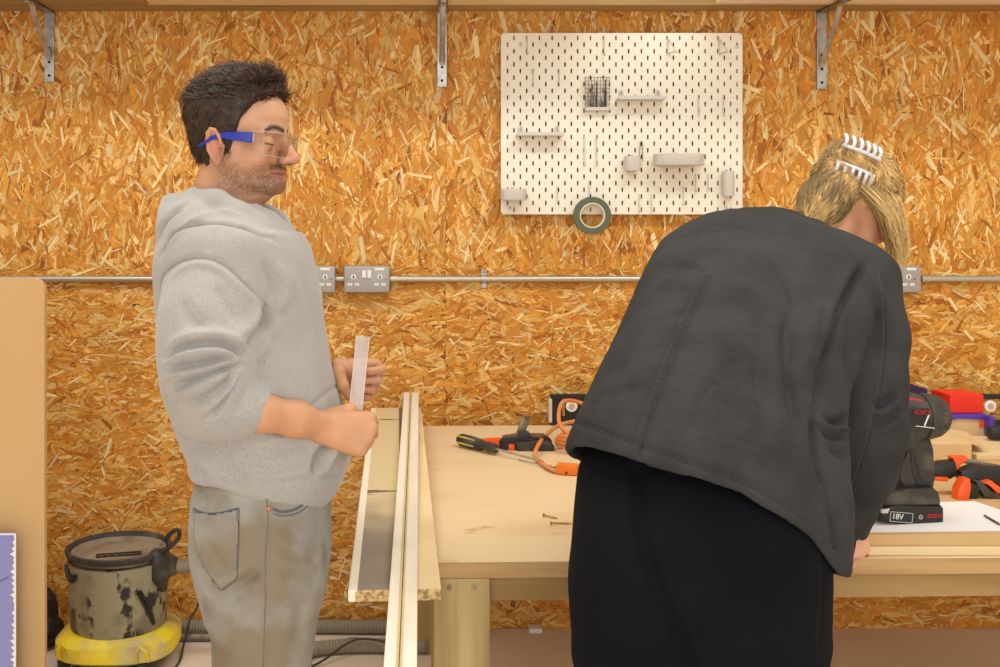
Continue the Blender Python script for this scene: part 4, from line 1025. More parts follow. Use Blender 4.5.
# ------------------------------------------------------------ people: shared head and hand shapes
def smooth_table(z, v, n=260, k=7):
    Z = np.linspace(z[0], z[-1], n); Vv = np.interp(Z, z, v)
    ker = np.hanning(2*k+1); ker /= ker.sum(); Vp = np.pad(Vv, k, mode='edge')
    return Z, np.convolve(Vp, ker, 'valid')
HZ = [-.075,-.068,-.059,-.047,-.034,-.016,.004,.026,.046,.064,.084,.104,.120,.132,.138]
HF = [.060,.080,.0865,.0845,.088,.0865,.084,.0845,.0925,.0950,.090,.074,.051,.024,.0]
HB = [.012,.004,-.006,-.022,-.042,-.060,-.070,-.078,-.084,-.086,-.082,-.070,-.052,-.026,.0]
HW = [.024,.036,.047,.0545,.060,.0655,.0685,.0705,.073,.0735,.069,.058,.044,.024,.0]
tabs = [smooth_table(HZ, v) for v in (HF, HB, HW)]
def head_sdf(s, M_, sex='m'):
    I = np.array(M_.inverted()); o = M_.translation
    def fn(X, Y, Z):
        x = I[0,0]*X+I[0,1]*Y+I[0,2]*Z+I[0,3]; y = I[1,0]*X+I[1,1]*Y+I[1,2]*Z+I[1,3]; z = I[2,0]*X+I[2,1]*Y+I[2,2]*Z+I[2,3]
        f = np.interp(z, *tabs[0]); b = np.interp(z, *tabs[1]); w = np.interp(z, *tabs[2])
        c = (f+b)/2; a = np.maximum((f-b)/2, .002); w = np.maximum(w, .002)
        u = (x-c)/a; v = np.abs(y)/(w*(1-.20*np.clip(u,0,1)**1.5))
        r = (np.abs(u)**2.15+v**2.15)**(1/2.15)
        d = (r-1)*np.minimum(a, w)*.85
        d = np.maximum(d, -.0740-z); d = np.maximum(d, z-.1365)
        return d
    s.op(fn, [o[i]-.17 for i in range(3)], [o[i]+.17 for i in range(3)], .006)
    R = lambda *a, **k: s.rc(*a, M=M_, **k)
    for q in (-1, 1):
        R((.082,q*.010,.036), (.070,q*.044,.036), .0085, .008, k=.014)               # brow
        s.ell((.092,q*.031,.017), (.014,.0175,.0115), k=.012, mode='s', M=M_)        # socket
        s.ell((.0725,q*.031,.0165), (.0125,.0135,.0125), k=.004, M=M_)               # closed lid over the eye
        s.ell((.058,q*.046,-.010), (.022,.018,.018), k=.02, M=M_)                    # cheek bone
        s.ell((.099,q*.0125,-.013), (.010,.0075,.0075), k=.006, M=M_)                # nostril wing
    s.chain([(.086,0,.028),(.100,0,.008),(.110,0,-.005)], [.0075,.0085,.0095], .010, M=M_)
    s.ell((.1115,0,-.0085), (.0105,.0105,.0095), k=.007, M=M_)
    for q in (-1, 1): s.ell((.103,q*.0065,-.0195), (.005,.0035,.003), k=.002, mode='s', M=M_)
    s.chain([(.076,-.024,-.0345),(.0885,-.012,-.0315),(.0925,0,-.0305),(.0885,.012,-.0315),(.076,.024,-.0345)], [.003,.0052,.0058,.0052,.003], .005, M=M_)
    s.chain([(.076,-.023,-.0375),(.0875,-.011,-.0415),(.0915,0,-.0425),(.0875,.011,-.0415),(.076,.023,-.0375)], [.003,.0056,.0064,.0056,.003], .005, M=M_)
    s.chain([(.082,-.026,-.0360),(.0955,-.010,-.0362),(.0985,0,-.0365),(.0955,.010,-.0362),(.082,.026,-.0360)], [.0012,.002,.0022,.002,.0012], .003, mode='s', M=M_)
    s.ell((.079,0,-.0585), (.017,.019,.014), k=.018, M=M_)
    for q in (-1, 1):                                                                # ears
        Re = Matrix.Rotation(-.28*1, 3, 'Y') @ Matrix.Rotation(q*.30, 3, 'Z')
        s.ell((-.004,q*.0735,.006), (.0165,.0055,.030), Re, k=.006, M=M_)
        s.ell((.001,q*.0800,.006), (.0085,.0055,.0185), Re, k=.004, mode='s', M=M_)
        rim = []
        for j in range(9):
            a = PI*1.42 - j*PI*1.45/8
            p = Vector((.0155*math.cos(a)*1.0, 0, .0285*math.sin(a)))
            p = Re @ p; rim.append(Vector((-.004,q*.0785,.007))+p)
        s.chain(rim, [.0028,.003,.0032,.0034,.0036,.0036,.0034,.003,.0026], .003, M=M_)
        s.ell((.002,q*.0755,-.022), (.0075,.0045,.008), k=.005, M=M_)
        s.ell((.0105,q*.0745,.003), (.004,.004,.007), k=.004, M=M_)
def hand_sdf(s, wr, xd, zd, right, curls, thumb, sc_=1.0, spread=1.0, k=.006):
    """wr wrist, xd towards the fingers, zd out of the back of the hand; curls = three bend angles per finger"""
    x = Vector(xd).normalized(); z = Vector(zd); z = (z-x*z.dot(x)).normalized(); y = z.cross(x)*(1 if right else -1)
    L = lambda a, b, c: wr + (x*a+y*b+z*c)*sc_
    mcp = [(.088,.028,.000),(.092,.008,.003),(.087,-.012,.001),(.078,-.030,-.003)]
    ln = [(.043,.026,.021),(.047,.030,.022),(.043,.028,.022),(.034,.021,.019)]
    rad = [.0098,.0100,.0095,.0085]
    for i in range(4):
        a, b, c = mcp[i]
        s.rc(L(.005, b*.45, -.002), L(a, b, c), .0155*sc_, .0118*sc_, k=.012)
        s.rc(L(.03, b*.6, -.006), L(a-.012, b, c-.008), .014*sc_, .0105*sc_, k=.012)
        ang = 0; p = Vector((a, b, c)); s.ell(L(a,b,c+.0015), (.0105*sc_,)*3, k=.006)
        sp = (1.5-i)*.04*spread
        for j in range(3):
            ang += curls[i][j]
            q = p + Vector((math.cos(ang)*math.cos(sp), math.sin(sp)*math.cos(ang), -math.sin(ang)))*ln[i][j]
            s.rc(L(*p), L(*q), rad[i]*(1-.07*j)*sc_, rad[i]*(.95-.09*(j+1))*sc_, k=.0035)
            p = q
    s.ell(L(.03,.018,-.012), (.028*sc_,.018*sc_,.016*sc_), Matrix((x,y,z)).transposed(), k=.012)      # thenar
    t = [L(*q) for q in thumb]
    s.chain(t, [.0145*sc_,.0125*sc_,.0110*sc_,.0088*sc_][:len(t)], k)
    return L
def skin_color(V, base, seed=0):
    n = np.array([noise.noise(Vector(v)*38+Vector((seed,0,0))) for v in V])
    c = np.tile(np.array(base, float), (len(V),1)); c *= (1+.05*n)[:,None]; return c
def blend(c, m, col):
    m = np.clip(m, 0, 1)[:,None]; return c*(1-m)+np.array(col, float)*m
def to_lin(c): 
    c = np.clip(c, 0, 255)/255; return np.where(c <= .04045, c/12.92, ((c+.055)/1.055)**2.4)
def local(M_, V):
    I = np.array(M_.inverted()); return V @ I[:3,:3].T + I[:3,3]
def g(d2, w): return np.exp(-d2/(w*w))
def join_np(parts):
    Vs = []; Qs = []; Cs = []; k = 0
    for V, Q, Cc in parts:
        Vs.append(V); Qs.append(Q+k); Cs.append(Cc); k += len(V)
    return np.concatenate(Vs), np.concatenate(Qs), np.concatenate(Cs)
def skin_material(name):
    m = mat(name, rgb(220,170,140), .48, vcol=True, bump=.12, bscale=260, spec=.4)
    b = m.node_tree.nodes['Principled BSDF']; b.inputs['Subsurface Weight'].default_value = .08
    b.inputs['Subsurface Radius'].default_value = (.01,.004,.002); b.inputs['Subsurface Scale'].default_value = .5
    return m
def strands(name, roots, fn, m, parent, r=.0006, nseg=6, cols=None):
    """many tapered three-sided strands as one mesh; fn(root index) -> list of points"""
    V = []; Fq = []; Cc = []
    for i in range(roots):
        pts = fn(i)
        if pts is None: continue
        n = len(pts); k0 = len(V); col = cols(i)
        for j, p in enumerate(pts):
            d = (pts[min(j+1,n-1)]-pts[max(j-1,0)])
            d = d.normalized() if d.length > 1e-9 else Vector((0,0,1))
            u = d.orthogonal().normalized(); w = d.cross(u)
            rr = r*(1-.75*(j/(n-1))**2)
            for a in (0, 2.094, 4.189):
                V.append(p+(u*math.cos(a)+w*math.sin(a))*rr); Cc.append(col)
        for j in range(n-1):
            for a in range(3):
                b = (a+1)%3; Fq.append((k0+j*3+a, k0+j*3+b, k0+j*3+3+b, k0+j*3+3+a))
    V = np.array([tuple(v) for v in V]); return place(np_mesh(name, V, np.array(Fq), to_lin(np.array(Cc))), name, m, parent, True)
# ------------------------------------------------------------ the man
YM = 1.97
yaw = math.radians(-15); pitch = math.radians(3)
HM = T(P(235.5,152,YM), rz=yaw) @ Matrix.Rotation(pitch, 4, 'Y')
s = SDF(P(170,260,YM)-Vector((0,.16,.0)), P(315,45,YM)+Vector((0,.16,0)), .0017)
head_sdf(s, HM)
s.chain([P(232,160,YM), P(229,192,YM), P(222,225,YM), P(216,245,YM)], [.056,.055,.060,.07], .016)
s.rc(HM @ Vector((.040,0,-.070)), P(244,200,YM-.0), .02, .03, k=.03)          # under the jaw
s.ell(P(255,203,YM), (.010,.010,.013), k=.012)                                # throat
V, Q = s.mesh(); V = relax(V, Q, 2, .5)
Lc = local(HM, V); x, y, z = Lc.T
c = skin_color(V, (210,158,122))
nz = np.array([noise.noise(Vector(v)*420) for v in Lc]); nz2 = np.array([noise.noise(Vector(v)*90) for v in Lc])
ay = np.abs(y)
c = blend(c, .45*g((x-.112)**2+y**2+(z+.008)**2, .016), (214,128,108))        # nose tip
c = blend(c, .30*g((x-.070)**2+(ay-.045)**2+(z+.012)**2, .026), (216,136,112)) # cheeks
c = blend(c, .55*g((x+.003)**2*1.0+(z-.004)**2*.35, .022)*(ay > .068), (214,122,100)) # ears
jaw = 1/(1+np.exp(-(-.020-z-.25*np.maximum(.045-x,0)*0)/.004)); front = 1/(1+np.exp(-(x+.002)/.008)); low = 1/(1+np.exp(-(z+.080)/.006))
beard = jaw*front*low
beard = np.maximum(beard, .9*g((x-.012)**2, .012)*(z < .004)*(z > -.05)*(ay > .045))
cheekclear = g((x-.052)**2+(z+.018)**2, .020)
beard = beard*(1-.8*cheekclear)
must = g((z+.0245)**2, .0048)*(x > .066)*(ay < .030)
bm = np.clip(beard*(.50+.55*nz+.2*nz2+.25*g((x-.088)**2+(z+.060)**2,.022))+must*(.9+.4*nz), 0, .85)
c = blend(c, bm, (104,74,54))
lipm = (g((z+.0365)**2, .0068)*(ay < .0235)*(x > .074))*np.clip((x-.0745)/.008, 0, 1)
c = blend(c, lipm*.7, (190,110,94))
c = blend(c, g((z+.0363)**2, .0013)*(ay < .025)*(x > .076), (110,52,44))
c = blend(c, .9*g((x-.104)**2+(ay-.0065)**2+(z+.019)**2, .0042), (96,48,38))   # nostrils
zb = .041 + .004*np.sin(np.clip((ay-.012)/.036, 0, 1)*PI) - .004*np.clip((ay-.036)/.014,0,1)
brow = g((z-zb+.001)**2, .0040)*(ay > .006)*(ay < .050)*(x > .061)
c = blend(c, np.clip(brow*(.95+.5*nz), 0, .96), (46,30,22))
lash = g((z-(.0135+6*(ay-.031)**2))**2, .0014)*(np.abs(ay-.031) < .0145)*(x > .066)
c = blend(c, lash*.95, (44,28,22))
c = blend(c, .35*g((x-.08)**2+(ay-.031)**2+(z-.002)**2, .012), (190,128,104))
parts = [(V, Q, c)]
# arms and hands (right arm near the camera, left arm beyond)
YR = 1.80
wR = P(321,427,1.84); eR = P(208,402,1.785); sR = P(222,278,1.88)
s = SDF((P(180,0,1.7).x, 1.68, P(0,480,1.8).z), (P(392,0,1.8).x, 2.0, P(0,235,1.75).z), .0021)
s.chain([sR, eR], [.048,.036], .02)
s.chain([eR, P(262,413,1.79), P(296,419,1.815), wR], [.032,.0285,.0268,.0235], .02)
s.ell(P(322,419,1.832), (.009,.006,.007), k=.012)
cur = [(1.25,1.5,.9),(1.32,1.5,.9),(1.4,1.5,.9),(1.45,1.5,.9)]
hand_sdf(s, wR, (.985,.16,-.17), (.06,-.92,.36), True, cur, [(.018,.026,-.014),(.052,.044,-.026),(.078,.030,-.040),(.088,.008,-.046)], sc_=.92)
V, Q = s.mesh(); V = relax(V, Q, 2)
c = skin_color(V, (204,148,108), 3)
kn = [wR]
parts.append((V, Q, c))
wL = P(332,375,2.005); eL = P(238,402,2.17); sL = P(222,278,2.08)
s = SDF((P(200,0,2.0).x, 1.84, P(0,470,2.0).z), (P(395,0,1.9).x, 2.26, P(0,245,2.2).z), .0021)
s.chain([sL, eL], [.055,.043], .02)
s.chain([eL, P(290,388,2.09), wL], [.043,.036,.0255], .02)
cur = [(1.1,1.4,.8),(1.4,1.45,.9),(1.5,1.45,.9),(1.55,1.45,.9)]
LL = hand_sdf(s, wL, (.97,-.10,-.05), (.22,.95,.12), False, cur, [(.014,.026,-.016),(.022,.020,-.045),(.034,-.004,-.060),(.046,-.022,-.062)], sc_=.90)
V, Q = s.mesh(); V = relax(V, Q, 2)
c = skin_color(V, (202,146,108), 5)
parts.append((V, Q, c))
# rest of the body under the clothes
s = SDF((-.62,1.70,.0), (.0,2.25,1.50), .009)
s.sweep([(P(226,250,YM),Vector((.09,0,0)),.15),(P(236,300,YM),Vector((.105,0,0)),.15),(P(252,400,YM),Vector((.11,0,0)),.13),(P(262,500,YM),Vector((.085,0,0)),.12),(P(264,580,YM),Vector((.085,0,0)),.115)], .02)
for yy in (1.885, 2.065):
    s.chain([P(264,575,yy), Vector((P(262,0,yy).x,yy,.52)), Vector((P(258,0,yy).x,yy,.10))], [.062,.05,.04], .03)
    s.chain([Vector((P(258,0,yy).x-.01,yy,.06)), Vector((P(258,0,yy).x+.15,yy,.045))], [.045,.035], .02)
V, Q = s.mesh(); V = relax(V, Q, 1)
parts.append((V, Q, skin_color(V, (222,170,138), 9)))
V, Q, c = join_np(parts)
man = place(np_mesh('person', V, Q, to_lin(c)), 'person', skin_material('skin_man'), None, True)
tag(man, 'man in grey hoodie, pale jeans and safety glasses looking down at a clear strip', 'person')

# hair: a solid mass plus combed locks
s = SDF(P(165,215,YM)-Vector((0,.14,0)), P(305,45,YM)+Vector((0,.14,0)), .0022)
I = np.array(HM.inverted())
def capfn(X, Y, Z):
    x = I[0,0]*X+I[0,1]*Y+I[0,2]*Z+I[0,3]; y = I[1,0]*X+I[1,1]*Y+I[1,2]*Z+I[1,3]; z = I[2,0]*X+I[2,1]*Y+I[2,2]*Z+I[2,3]
    thick = .010+.010*np.clip((z-.05)/.06, 0, 1)+.003*np.clip((x-.02)/.05, 0, 1)*np.clip((z-.08)/.03, 0, 1)
    thick = thick*np.clip((z+.075)/.05, .25, 1)
    f = np.interp(z, *tabs[0]); b = np.interp(z, *tabs[1]); w = np.interp(z, *tabs[2])
    c_ = (f+b)/2; a = np.maximum((f-b)/2, .004)+thick; w = np.maximum(w, .004)+thick*.75
    d = (np.sqrt(((x-c_)/a)**2+(y/w)**2)-1)*np.minimum(a, w)*.85
    e0 = ((x/.095)**2+(y/.083)**2+((z-.050)/.103)**2)**.5; d2 = (e0-1)*.085
    d = np.where(z > .095, np.minimum(d2, np.maximum(d, z-.13)), d)
    ay = np.abs(y)
    # hairline: distance outside the region that carries hair (positive = bald)
    hl = np.interp(x, [-.12,-.04,-.022,-.012,.008,.018,.026,.038,.052,.068,.08,.10,.12], [-.068,-.060,-.030,.020,.022,-.002,.018,.056,.080,.098,.106,.115,.13])
    h = (hl-z)*.75
    return np.maximum(d, h)
o = HM.translation
s.op(capfn, [o[i]-.2 for i in range(3)], [o[i]+.2 for i in range(3)], .004)
rng = random.Random(5)
for q in range(60):                                                            # tousled top
    ax = rng.uniform(-.05, .056); ay = rng.uniform(-.055, .055)
    base = Vector((ax, ay, .118+.014*max(0,(ax)/.08)-1.6*ax*ax*(1 if ax < .03 else 1.2)-3.2*ay*ay))
    d = Vector((rng.uniform(-.02,.008), rng.uniform(-.014,.014), rng.uniform(.001,.010)))
    s.chain([base, base+d*.6+Vector((0,0,.003)), base+d], [.009,.008,.005], .005, M=HM)
for q in range(16):
    ay = -.058+.116*q/15; base = Vector((.052+.006*math.cos(ay*26)-1.5*ay*ay*2, ay, .128-3.2*ay*ay))
    s.chain([base, base+Vector((.005,rng.uniform(-.01,.01),.008)), base+Vector((-.006,rng.uniform(-.012,.012),.014))], [.010,.009,.005], .004, M=HM)
V, Q = s.mesh(); V = relax(V, Q, 1); N_ = vnormals(V, Q); Lc = local(HM, V)
for i in range(len(V)):
    l = Lc[i]; V[i] += N_[i]*(.0022*noise.noise(Vector((l[0]*60, l[1]*190, l[2]*60)))+.0012*noise.noise(Vector((l[0]*120,l[1]*380,l[2]*120))))
hairm = mat('dark_hair', rgb(52,38,30), .5, vcol=True, bump=.5, bscale=90, bstretch=(.5,3,.5), spec=.35)
n = np.array([noise.noise(Vector((l[0]*50, l[1]*150, l[2]*50))) for l in Lc])
c = np.tile(np.array((56.,40,29)), (len(V),1)); c *= (1+.35*n)[:,None]
hair = place(np_mesh('hair', V, Q, to_lin(c)), 'hair', hairm, man, True)
HV, HN = V, vnormals(V, Q); HL = local(HM, V)
ok = np.where((HL[:,2] > -.055) & ~((HL[:,2] < .03) & (np.abs(HL[:,1]) < .05) & (HL[:,0] > .02)))[0]
rng = random.Random(9); R3 = HM.to_3x3()
def lock(i):
    k = int(ok[rng.randrange(len(ok))]); p = Vector(HV[k]); nn = Vector(HN[k]); l = HL[k]
    if nn.length < .5: return None
    if l[2] > .085:   d = R3 @ Vector((-.75+rng.uniform(-.5,.5)+(.30 if l[0] > .045 else 0), rng.uniform(-.6,.6), .25+(.5 if l[0] > .045 else 0)))
    elif l[0] > .015: d = R3 @ Vector((-.55, 0, -.75))
    else:             d = R3 @ Vector((-.45, 0, -.85))
    d = (d - nn*d.dot(nn)).normalized(); top = l[2] > .085
    L = rng.uniform(.012,.026)*(1.15 if top else .8)
    if l[2] < -.02: L *= .5
    L *= .7 if l[0] > .07 else 1; cv = rng.uniform(-.4,.4); side = nn.cross(d); out = []
    lift = (rng.uniform(.1,.45) if top else rng.uniform(.02,.10))
    for j in range(6):
        t = j/5; out.append(p - nn*.0015 + d*L*t + nn*L*lift*math.sin(t*PI*.75) + side*L*cv*t*t)
    return out
strands('hair_locks', 9000, lock, mat('hair_strand', rgb(60,44,34), .42, vcol=True, spec=.4), hair, .00062,
        cols=lambda i: (lambda v: (66*v, 46*v, 32*v))(rng.uniform(.55,1.6)))

# safety glasses
gl = empty('safety_glasses', HM.translation); gl.parent = man
def hl_(p): return HM @ Vector(p)
for q in (-1, 1):
    mb = MB()
    secs = [(-.034,.004,.0025,.0785),(-.020,.011,.003,.0805),(-.010,.018,.0035,.0815),(.010,.0235,.0055,.0812),(.030,.0235,.0075,.0795),(.054,.0225,.0090,.0765),(.0660,.0220,.0090,.0725)]
    B = mb.b; rr = []
    for (x_, z_, h_, y_) in secs:
        rr.append([B.verts.new(hl_(v)) for v in ((x_,q*(y_-.001),z_-h_),(x_,q*(y_+.0016),z_-h_*.9),(x_,q*(y_+.0016),z_+h_*.9),(x_,q*(y_-.001),z_+h_))])
    for a_, b_ in zip(rr, rr[1:]):
        for j in range(4): B.faces.new((a_[j], a_[(j+1)%4], b_[(j+1)%4], b_[j]))
    B.faces.new(rr[0]); B.faces.new(rr[-1][::-1])
    mb.build('temple_arm', mat('blue_plastic', rgb(36,48,158), .35), gl, True)
    MB().tube([hl_((.0660,q*.0745,.0305)), hl_((.0660,q*.0745,.0135))], .0014, 8).build('hinge', M['greyplastic'], gl, True)
lm = bpy.data.materials.new('clear_lens'); lm.use_nodes = True; nt = lm.node_tree; nt.nodes.clear()
o_ = nt.nodes.new('ShaderNodeOutputMaterial'); mx = nt.nodes.new('ShaderNodeMixShader'); tr = nt.nodes.new('ShaderNodeBsdfTransparent'); gs = nt.nodes.new('ShaderNodeBsdfGlossy')
fr = nt.nodes.new('ShaderNodeFresnel'); fr.inputs['IOR'].default_value = 1.5; gs.inputs['Roughness'].default_value = .04
fm = nt.nodes.new('ShaderNodeMath'); fm.operation = 'MULTIPLY'; fm.inputs[1].default_value = .6
tr.inputs['Color'].default_value = (.90,.885,.88,1)
nt.links.new(fr.outputs[0], fm.inputs[0]); nt.links.new(fm.outputs[0], mx.inputs[0]); nt.links.new(tr.outputs[0], mx.inputs[1]); nt.links.new(gs.outputs[0], mx.inputs[2]); nt.links.new(mx.outputs[0], o_.inputs[0])
mb = MB(); B = mb.b; rows = []; nu = 40
for v in range(7):
    row = []
    for u in range(nu+1):
        t = -1+2*u/nu; a = t*PI*.5*.98
        top = .033+.001*math.cos(a*2); bot = -.008+.007*abs(t)**3+.010*math.exp(-(t/.09)**2)
        zz = top+(bot-top)*v/6
        xx = .057+.0515*math.cos(a)**.62-.000*v; yy = .0765*math.sin(a)
        row.append(B.verts.new(hl_((xx-.004*(v/6), yy, zz))))
    rows.append(row)
for a_, b_ in zip(rows, rows[1:]):
    for j in range(nu): B.faces.new((a_[j], a_[j+1], b_[j+1], b_[j]))
lens = mb.build('lens', lm, gl, True, auto=False)
rimm = mat('lens_rim', rgb(200,188,180), .25, alpha=.7)
MB().tube([v_.co for v_ in []] or [hl_((.057+.0515*math.cos(t*PI*.49)**.62, .0765*math.sin(t*PI*.49), .0335)) for t in np.linspace(-1,1,30)], .0008, 6).build('top_rim', rimm, gl, True)
MB().tube([hl_((.053+.0515*math.cos(t*PI*.49)**.62, .0765*math.sin(t*PI*.49), -.0085+.007*abs(t)**3+.010*math.exp(-(t/.09)**2))) for t in np.linspace(-1,1,40)], .0006, 6).build('bottom_rim', rimm, gl, True)

# ------------------------------------------------------------ hoodie
s = SDF((P(140,0,1.7).x-.02, 1.64, P(0,500,1.9).z-.03), (P(352,0,2.0).x+.03, 2.28, P(0,180,1.9).z+.03), .0038)
U = lambda x0, x1, y_, ry: (P((x0+x1)/2, y_, YM), Vector(((x1-x0)/2*YM/F, 0, 0)), ry)
s.sweep([U(196,268,222,.085), U(176,290,236,.130), U(162,302,252,.176), U(156,313,274,.182), U(157,320,305,.172), U(161,327,345,.165), U(172,337,390,.162), U(184,343,420,.163), U(190,347,438,.166), (P(270,451,YM),Vector((77*YM/F,0,.006)),.165), (P(267,462,YM),Vector((68*YM/F,0,.014)),.157)], k=.02, n=40, power=2.3)
s.ell(P(329,438,YM-.03), (.032,.10,.030), k=.04)
# shoulder, sleeves
s.chain([P(222,268,1.835), P(206,318,1.79), P(205,352,1.775), P(206,385,1.77), P(210,402,1.772)], [.070,.068,.064,.063,.057], .035)
s.chain([P(208,404,1.775), P(232,408,1.782), P(256,410,1.79)], [.060,.049,.0375], .015)
s.chain([P(222,270,2.12), P(225,340,2.17), P(236,398,2.175)], [.068,.062,.055], .035)
s.chain([P(236,398,2.175), P(290,388,2.09), P(318,380,2.04)], [.055,.045,.040], .02)
# hood bunched behind the neck and round the collar
s.chain([P(190,220,1.88), P(169,229,1.92), P(165,238,YM), P(169,229,2.03), P(192,220,2.07)], [.036,.038,.038,.038,.036], .03)
s.chain([P(190,202,1.905), P(172,206,1.93), P(163,212,1.95), P(163,212,1.99), P(169,206,2.01)], [.018,.018,.016,.016,.018], .016)
s.chain([P(197,198,1.925), P(217,203,1.893), P(236,214,1.880), P(256,225,1.895), P(274,233,1.94), P(285,240,1.97)], [.020,.022,.021,.019,.016,.011], .014)
s.chain([P(197,196,2.01), P(214,198,2.055), P(240,210,2.062), P(264,214,2.045), P(278,223,2.01), P(285,236,1.975)], [.022,.022,.018,.015,.012,.010], .014)
# hollow neck opening, cuff opening, hem
s.chain([P(233,150,YM), P(232,190,YM), P(231,222,YM)], [.066,.066,.060], .012, mode='s')
s.rc(P(250,190,YM), P(266,216,YM), .050, .036, k=.02, mode='s')
s.rc(P(256.5,411.5,1.789), P(285,419,1.80), .0315, .0335, k=.004, mode='s')
s.rc(P(318,380,2.04), P(345,374,1.99), .034, .034, k=.004, mode='s')
V, Q = s.mesh(); V = relax(V, Q, 3)
su = Surf(V, Q); su.wrinkle(.004, 9, (1,1,.8), 2); su.wrinkle(.0014, 32, (1,1,.7), 7); su.N = vnormals(su.V, Q); su.tree()
Fd = lambda p, w, d, *a, **k: su.fold(p, w, d*1.45, *a, **k)
# armhole seam and the big fold in front of it
ARM = [(160,290),(162,278),(170,268),(184,260),(205,258),(226,266),(248,286),(267,305)]
Fd(ARM, .0045, -.0035); Fd([(166,292),(171,280),(186,267),(205,264),(223,272),(243,291),(260,308)], .007, .003)
Fd([(262,262),(270,276),(273,292),(268,306)], .010, -.006); Fd([(276,262),(284,280),(284,298),(276,312)], .012, .006)
Fd([(269,306),(264,322),(256,336),(247,346)], .008, -.013); Fd([(258,304),(254,318),(244,330),(232,338)], .012, .008); Fd([(278,316),(272,334),(262,350),(254,360)], .012, .005)
su.tree()
# sleeve bunching, folds running from the inner elbow out to the back of the arm
Fd([(166,358),(180,348),(200,343),(224,344),(244,356)], .0055, -.010); Fd([(168,348),(184,338),(206,334),(228,337),(246,349)], .009, .008)
Fd([(165,364),(182,355),(203,351),(224,352),(241,359)], .0065, .010); Fd([(168,371),(186,366),(204,363),(224,357),(241,359)], .0045, -.013)
Fd([(166,378),(184,373),(206,368),(226,362),(241,362)], .006, .010); Fd([(172,388),(188,381),(207,373),(226,367),(242,364)], .0045, -.014)
Fd([(176,397),(194,389),(212,380),(230,371)], .007, .008); Fd([(184,408),(200,400),(217,390),(229,379),(238,369)], .0048, -.011)
Fd([(198,415),(212,405),(226,391),(238,375)], .0065, .006); Fd([(206,420),(216,410),(226,398),(240,378)], .0045, -.009)
Fd([(236,414),(244,402),(248,388)], .009, -.003); Fd([(180,300),(190,318),(210,330)], .012, -.004); Fd([(215,285),(226,305),(236,322)], .012, -.004)
# hood folds
Fd([(160,256),(170,238),(189,226),(213,222),(236,225),(258,232),(276,240)], .0055, -.011); Fd([(168,246),(182,230),(204,217),(228,214),(252,222)], .010, .006)
Fd([(157,244),(161,228),(172,214),(190,203)], .006, -.007); Fd([(213,228),(210,242),(209,254)], .006, -.003); Fd([(166,216),(180,206),(196,198)], .006, -.004)
# waist blousing, pocket and lower drape
Fd([(300,418),(312,405),(326,393),(338,385)], .0028, -.003, False); Fd([(312,405),(313,424),(322,440),(335,444)], .004, .002)
Fd([(334,434),(326,446),(319,458),(316,470)], .0065, -.016, False); Fd([(341,436),(334,450),(326,464),(322,474)], .008, .008)
Fd([(262,452),(290,447),(312,444)], .010, -.005); Fd([(214,452),(232,470),(252,486)], .010, -.006); Fd([(196,452),(208,468),(216,482)], .009, .005)
Fd([(262,310),(272,330),(276,352)], .014, -.004); Fd([(246,440),(256,462),(262,480)], .008, -.003)
Fd([(196,470),(240,482),(290,482),(336,474)], .0045, -.003, False)
Fd([(287,262),(300,300),(310,340),(316,380)], .014, .004)
V = relax(su.V, Q, 1, .5)
hm = mat('grey_fleece', rgb(174,169,162), .9, col2=rgb(160,155,148), nscale=260, lo=.38, hi=.66, bump=.25, bscale=420, sheen=.3, col3=rgb(162,155,144), n3=5, lo3=.45, hi3=.75)
hood = place(np_mesh('hoodie', V, Q), 'hoodie', hm, man, True)
su.V = V; su.N = vnormals(V, Q); su.tree()
seamm = mat('fleece_seam', rgb(160,152,144), .9)
for pts in (ARM, [(300,418),(312,405),(326,393),(338,385)]):
    stitch(su, pts, .0009, 'seam', seamm, hood)
# drawstring tips at the throat
MB().tube(spline([P(283,221,1.985), P(287,226,1.965), P(289,232,1.955)], 4), .0022, 8).build('drawstring', mat('grey_string', rgb(150,146,138), .8), hood, True)

# ------------------------------------------------------------ jeans
YJ = YM
U = lambda x0, x1, y_, ry: (P((x0+x1)/2, y_, YJ), Vector(((x1-x0)/2*YJ/F, 0, 0)), ry)
s = SDF((-.52, 1.72, .02), (-.10, 2.22, P(0,462,1.97).z), .0045)
s.sweep([U(204,326,466,.15), U(198,328,490,.155), U(194,330,515,.165), U(195,329,545,.17), U(206,326,580,.168)], k=.02, n=20, power=2.3)
s.ell(P(234,540,1.90), (.056,.08,.070), k=.04); s.ell(P(230,540,2.05), (.058,.08,.070), k=.04)
for yy in (1.885, 2.06):
    q = F/yy
    s.chain([P(266,575,yy), P(264,620,yy), P(262,667,yy), Vector((P(261,0,yy).x,yy,.50)), Vector((P(258,0,yy).x,yy,.13))], [.095,.0845,.0765,.070,.066], .03)
    s.rc(Vector((P(258,0,yy).x,yy,.13)), Vector((P(258,0,yy).x,yy,.05)), .064, .064, k=.01)
V, Q = s.mesh(); V = relax(V, Q, 3)
su = Surf(V, Q); su.wrinkle(.003, 11, (1,1,1), 4); su.N = vnormals(su.V, Q); su.tree(); Fd = lambda p, w, d, *a, **k: su.fold(p, w, d*1.5, *a, **k)
Fd([(222,592),(236,586),(250,578),(258,570)], .009, -.011); Fd([(214,586),(230,580),(246,570)], .012, .006)
Fd([(226,604),(240,594),(252,588)], .010, -.006); Fd([(275,548),(295,556),(318,560)], .007, -.004); Fd([(278,532),(300,540),(324,540)], .007, -.003)
Fd([(272,574),(295,580),(318,584)], .009, -.004); Fd([(205,545),(216,556),(226,572)], .012, -.003); Fd([(236,640),(250,622),(262,606)], .014, -.004)
Fd([(290,560),(300,600),(298,650)], .018, -.004)
for pts in ([(266,492),(268,520),(265,556),(265,600),(264,640),(263,667)],): Fd(pts, .004, .0022, False)
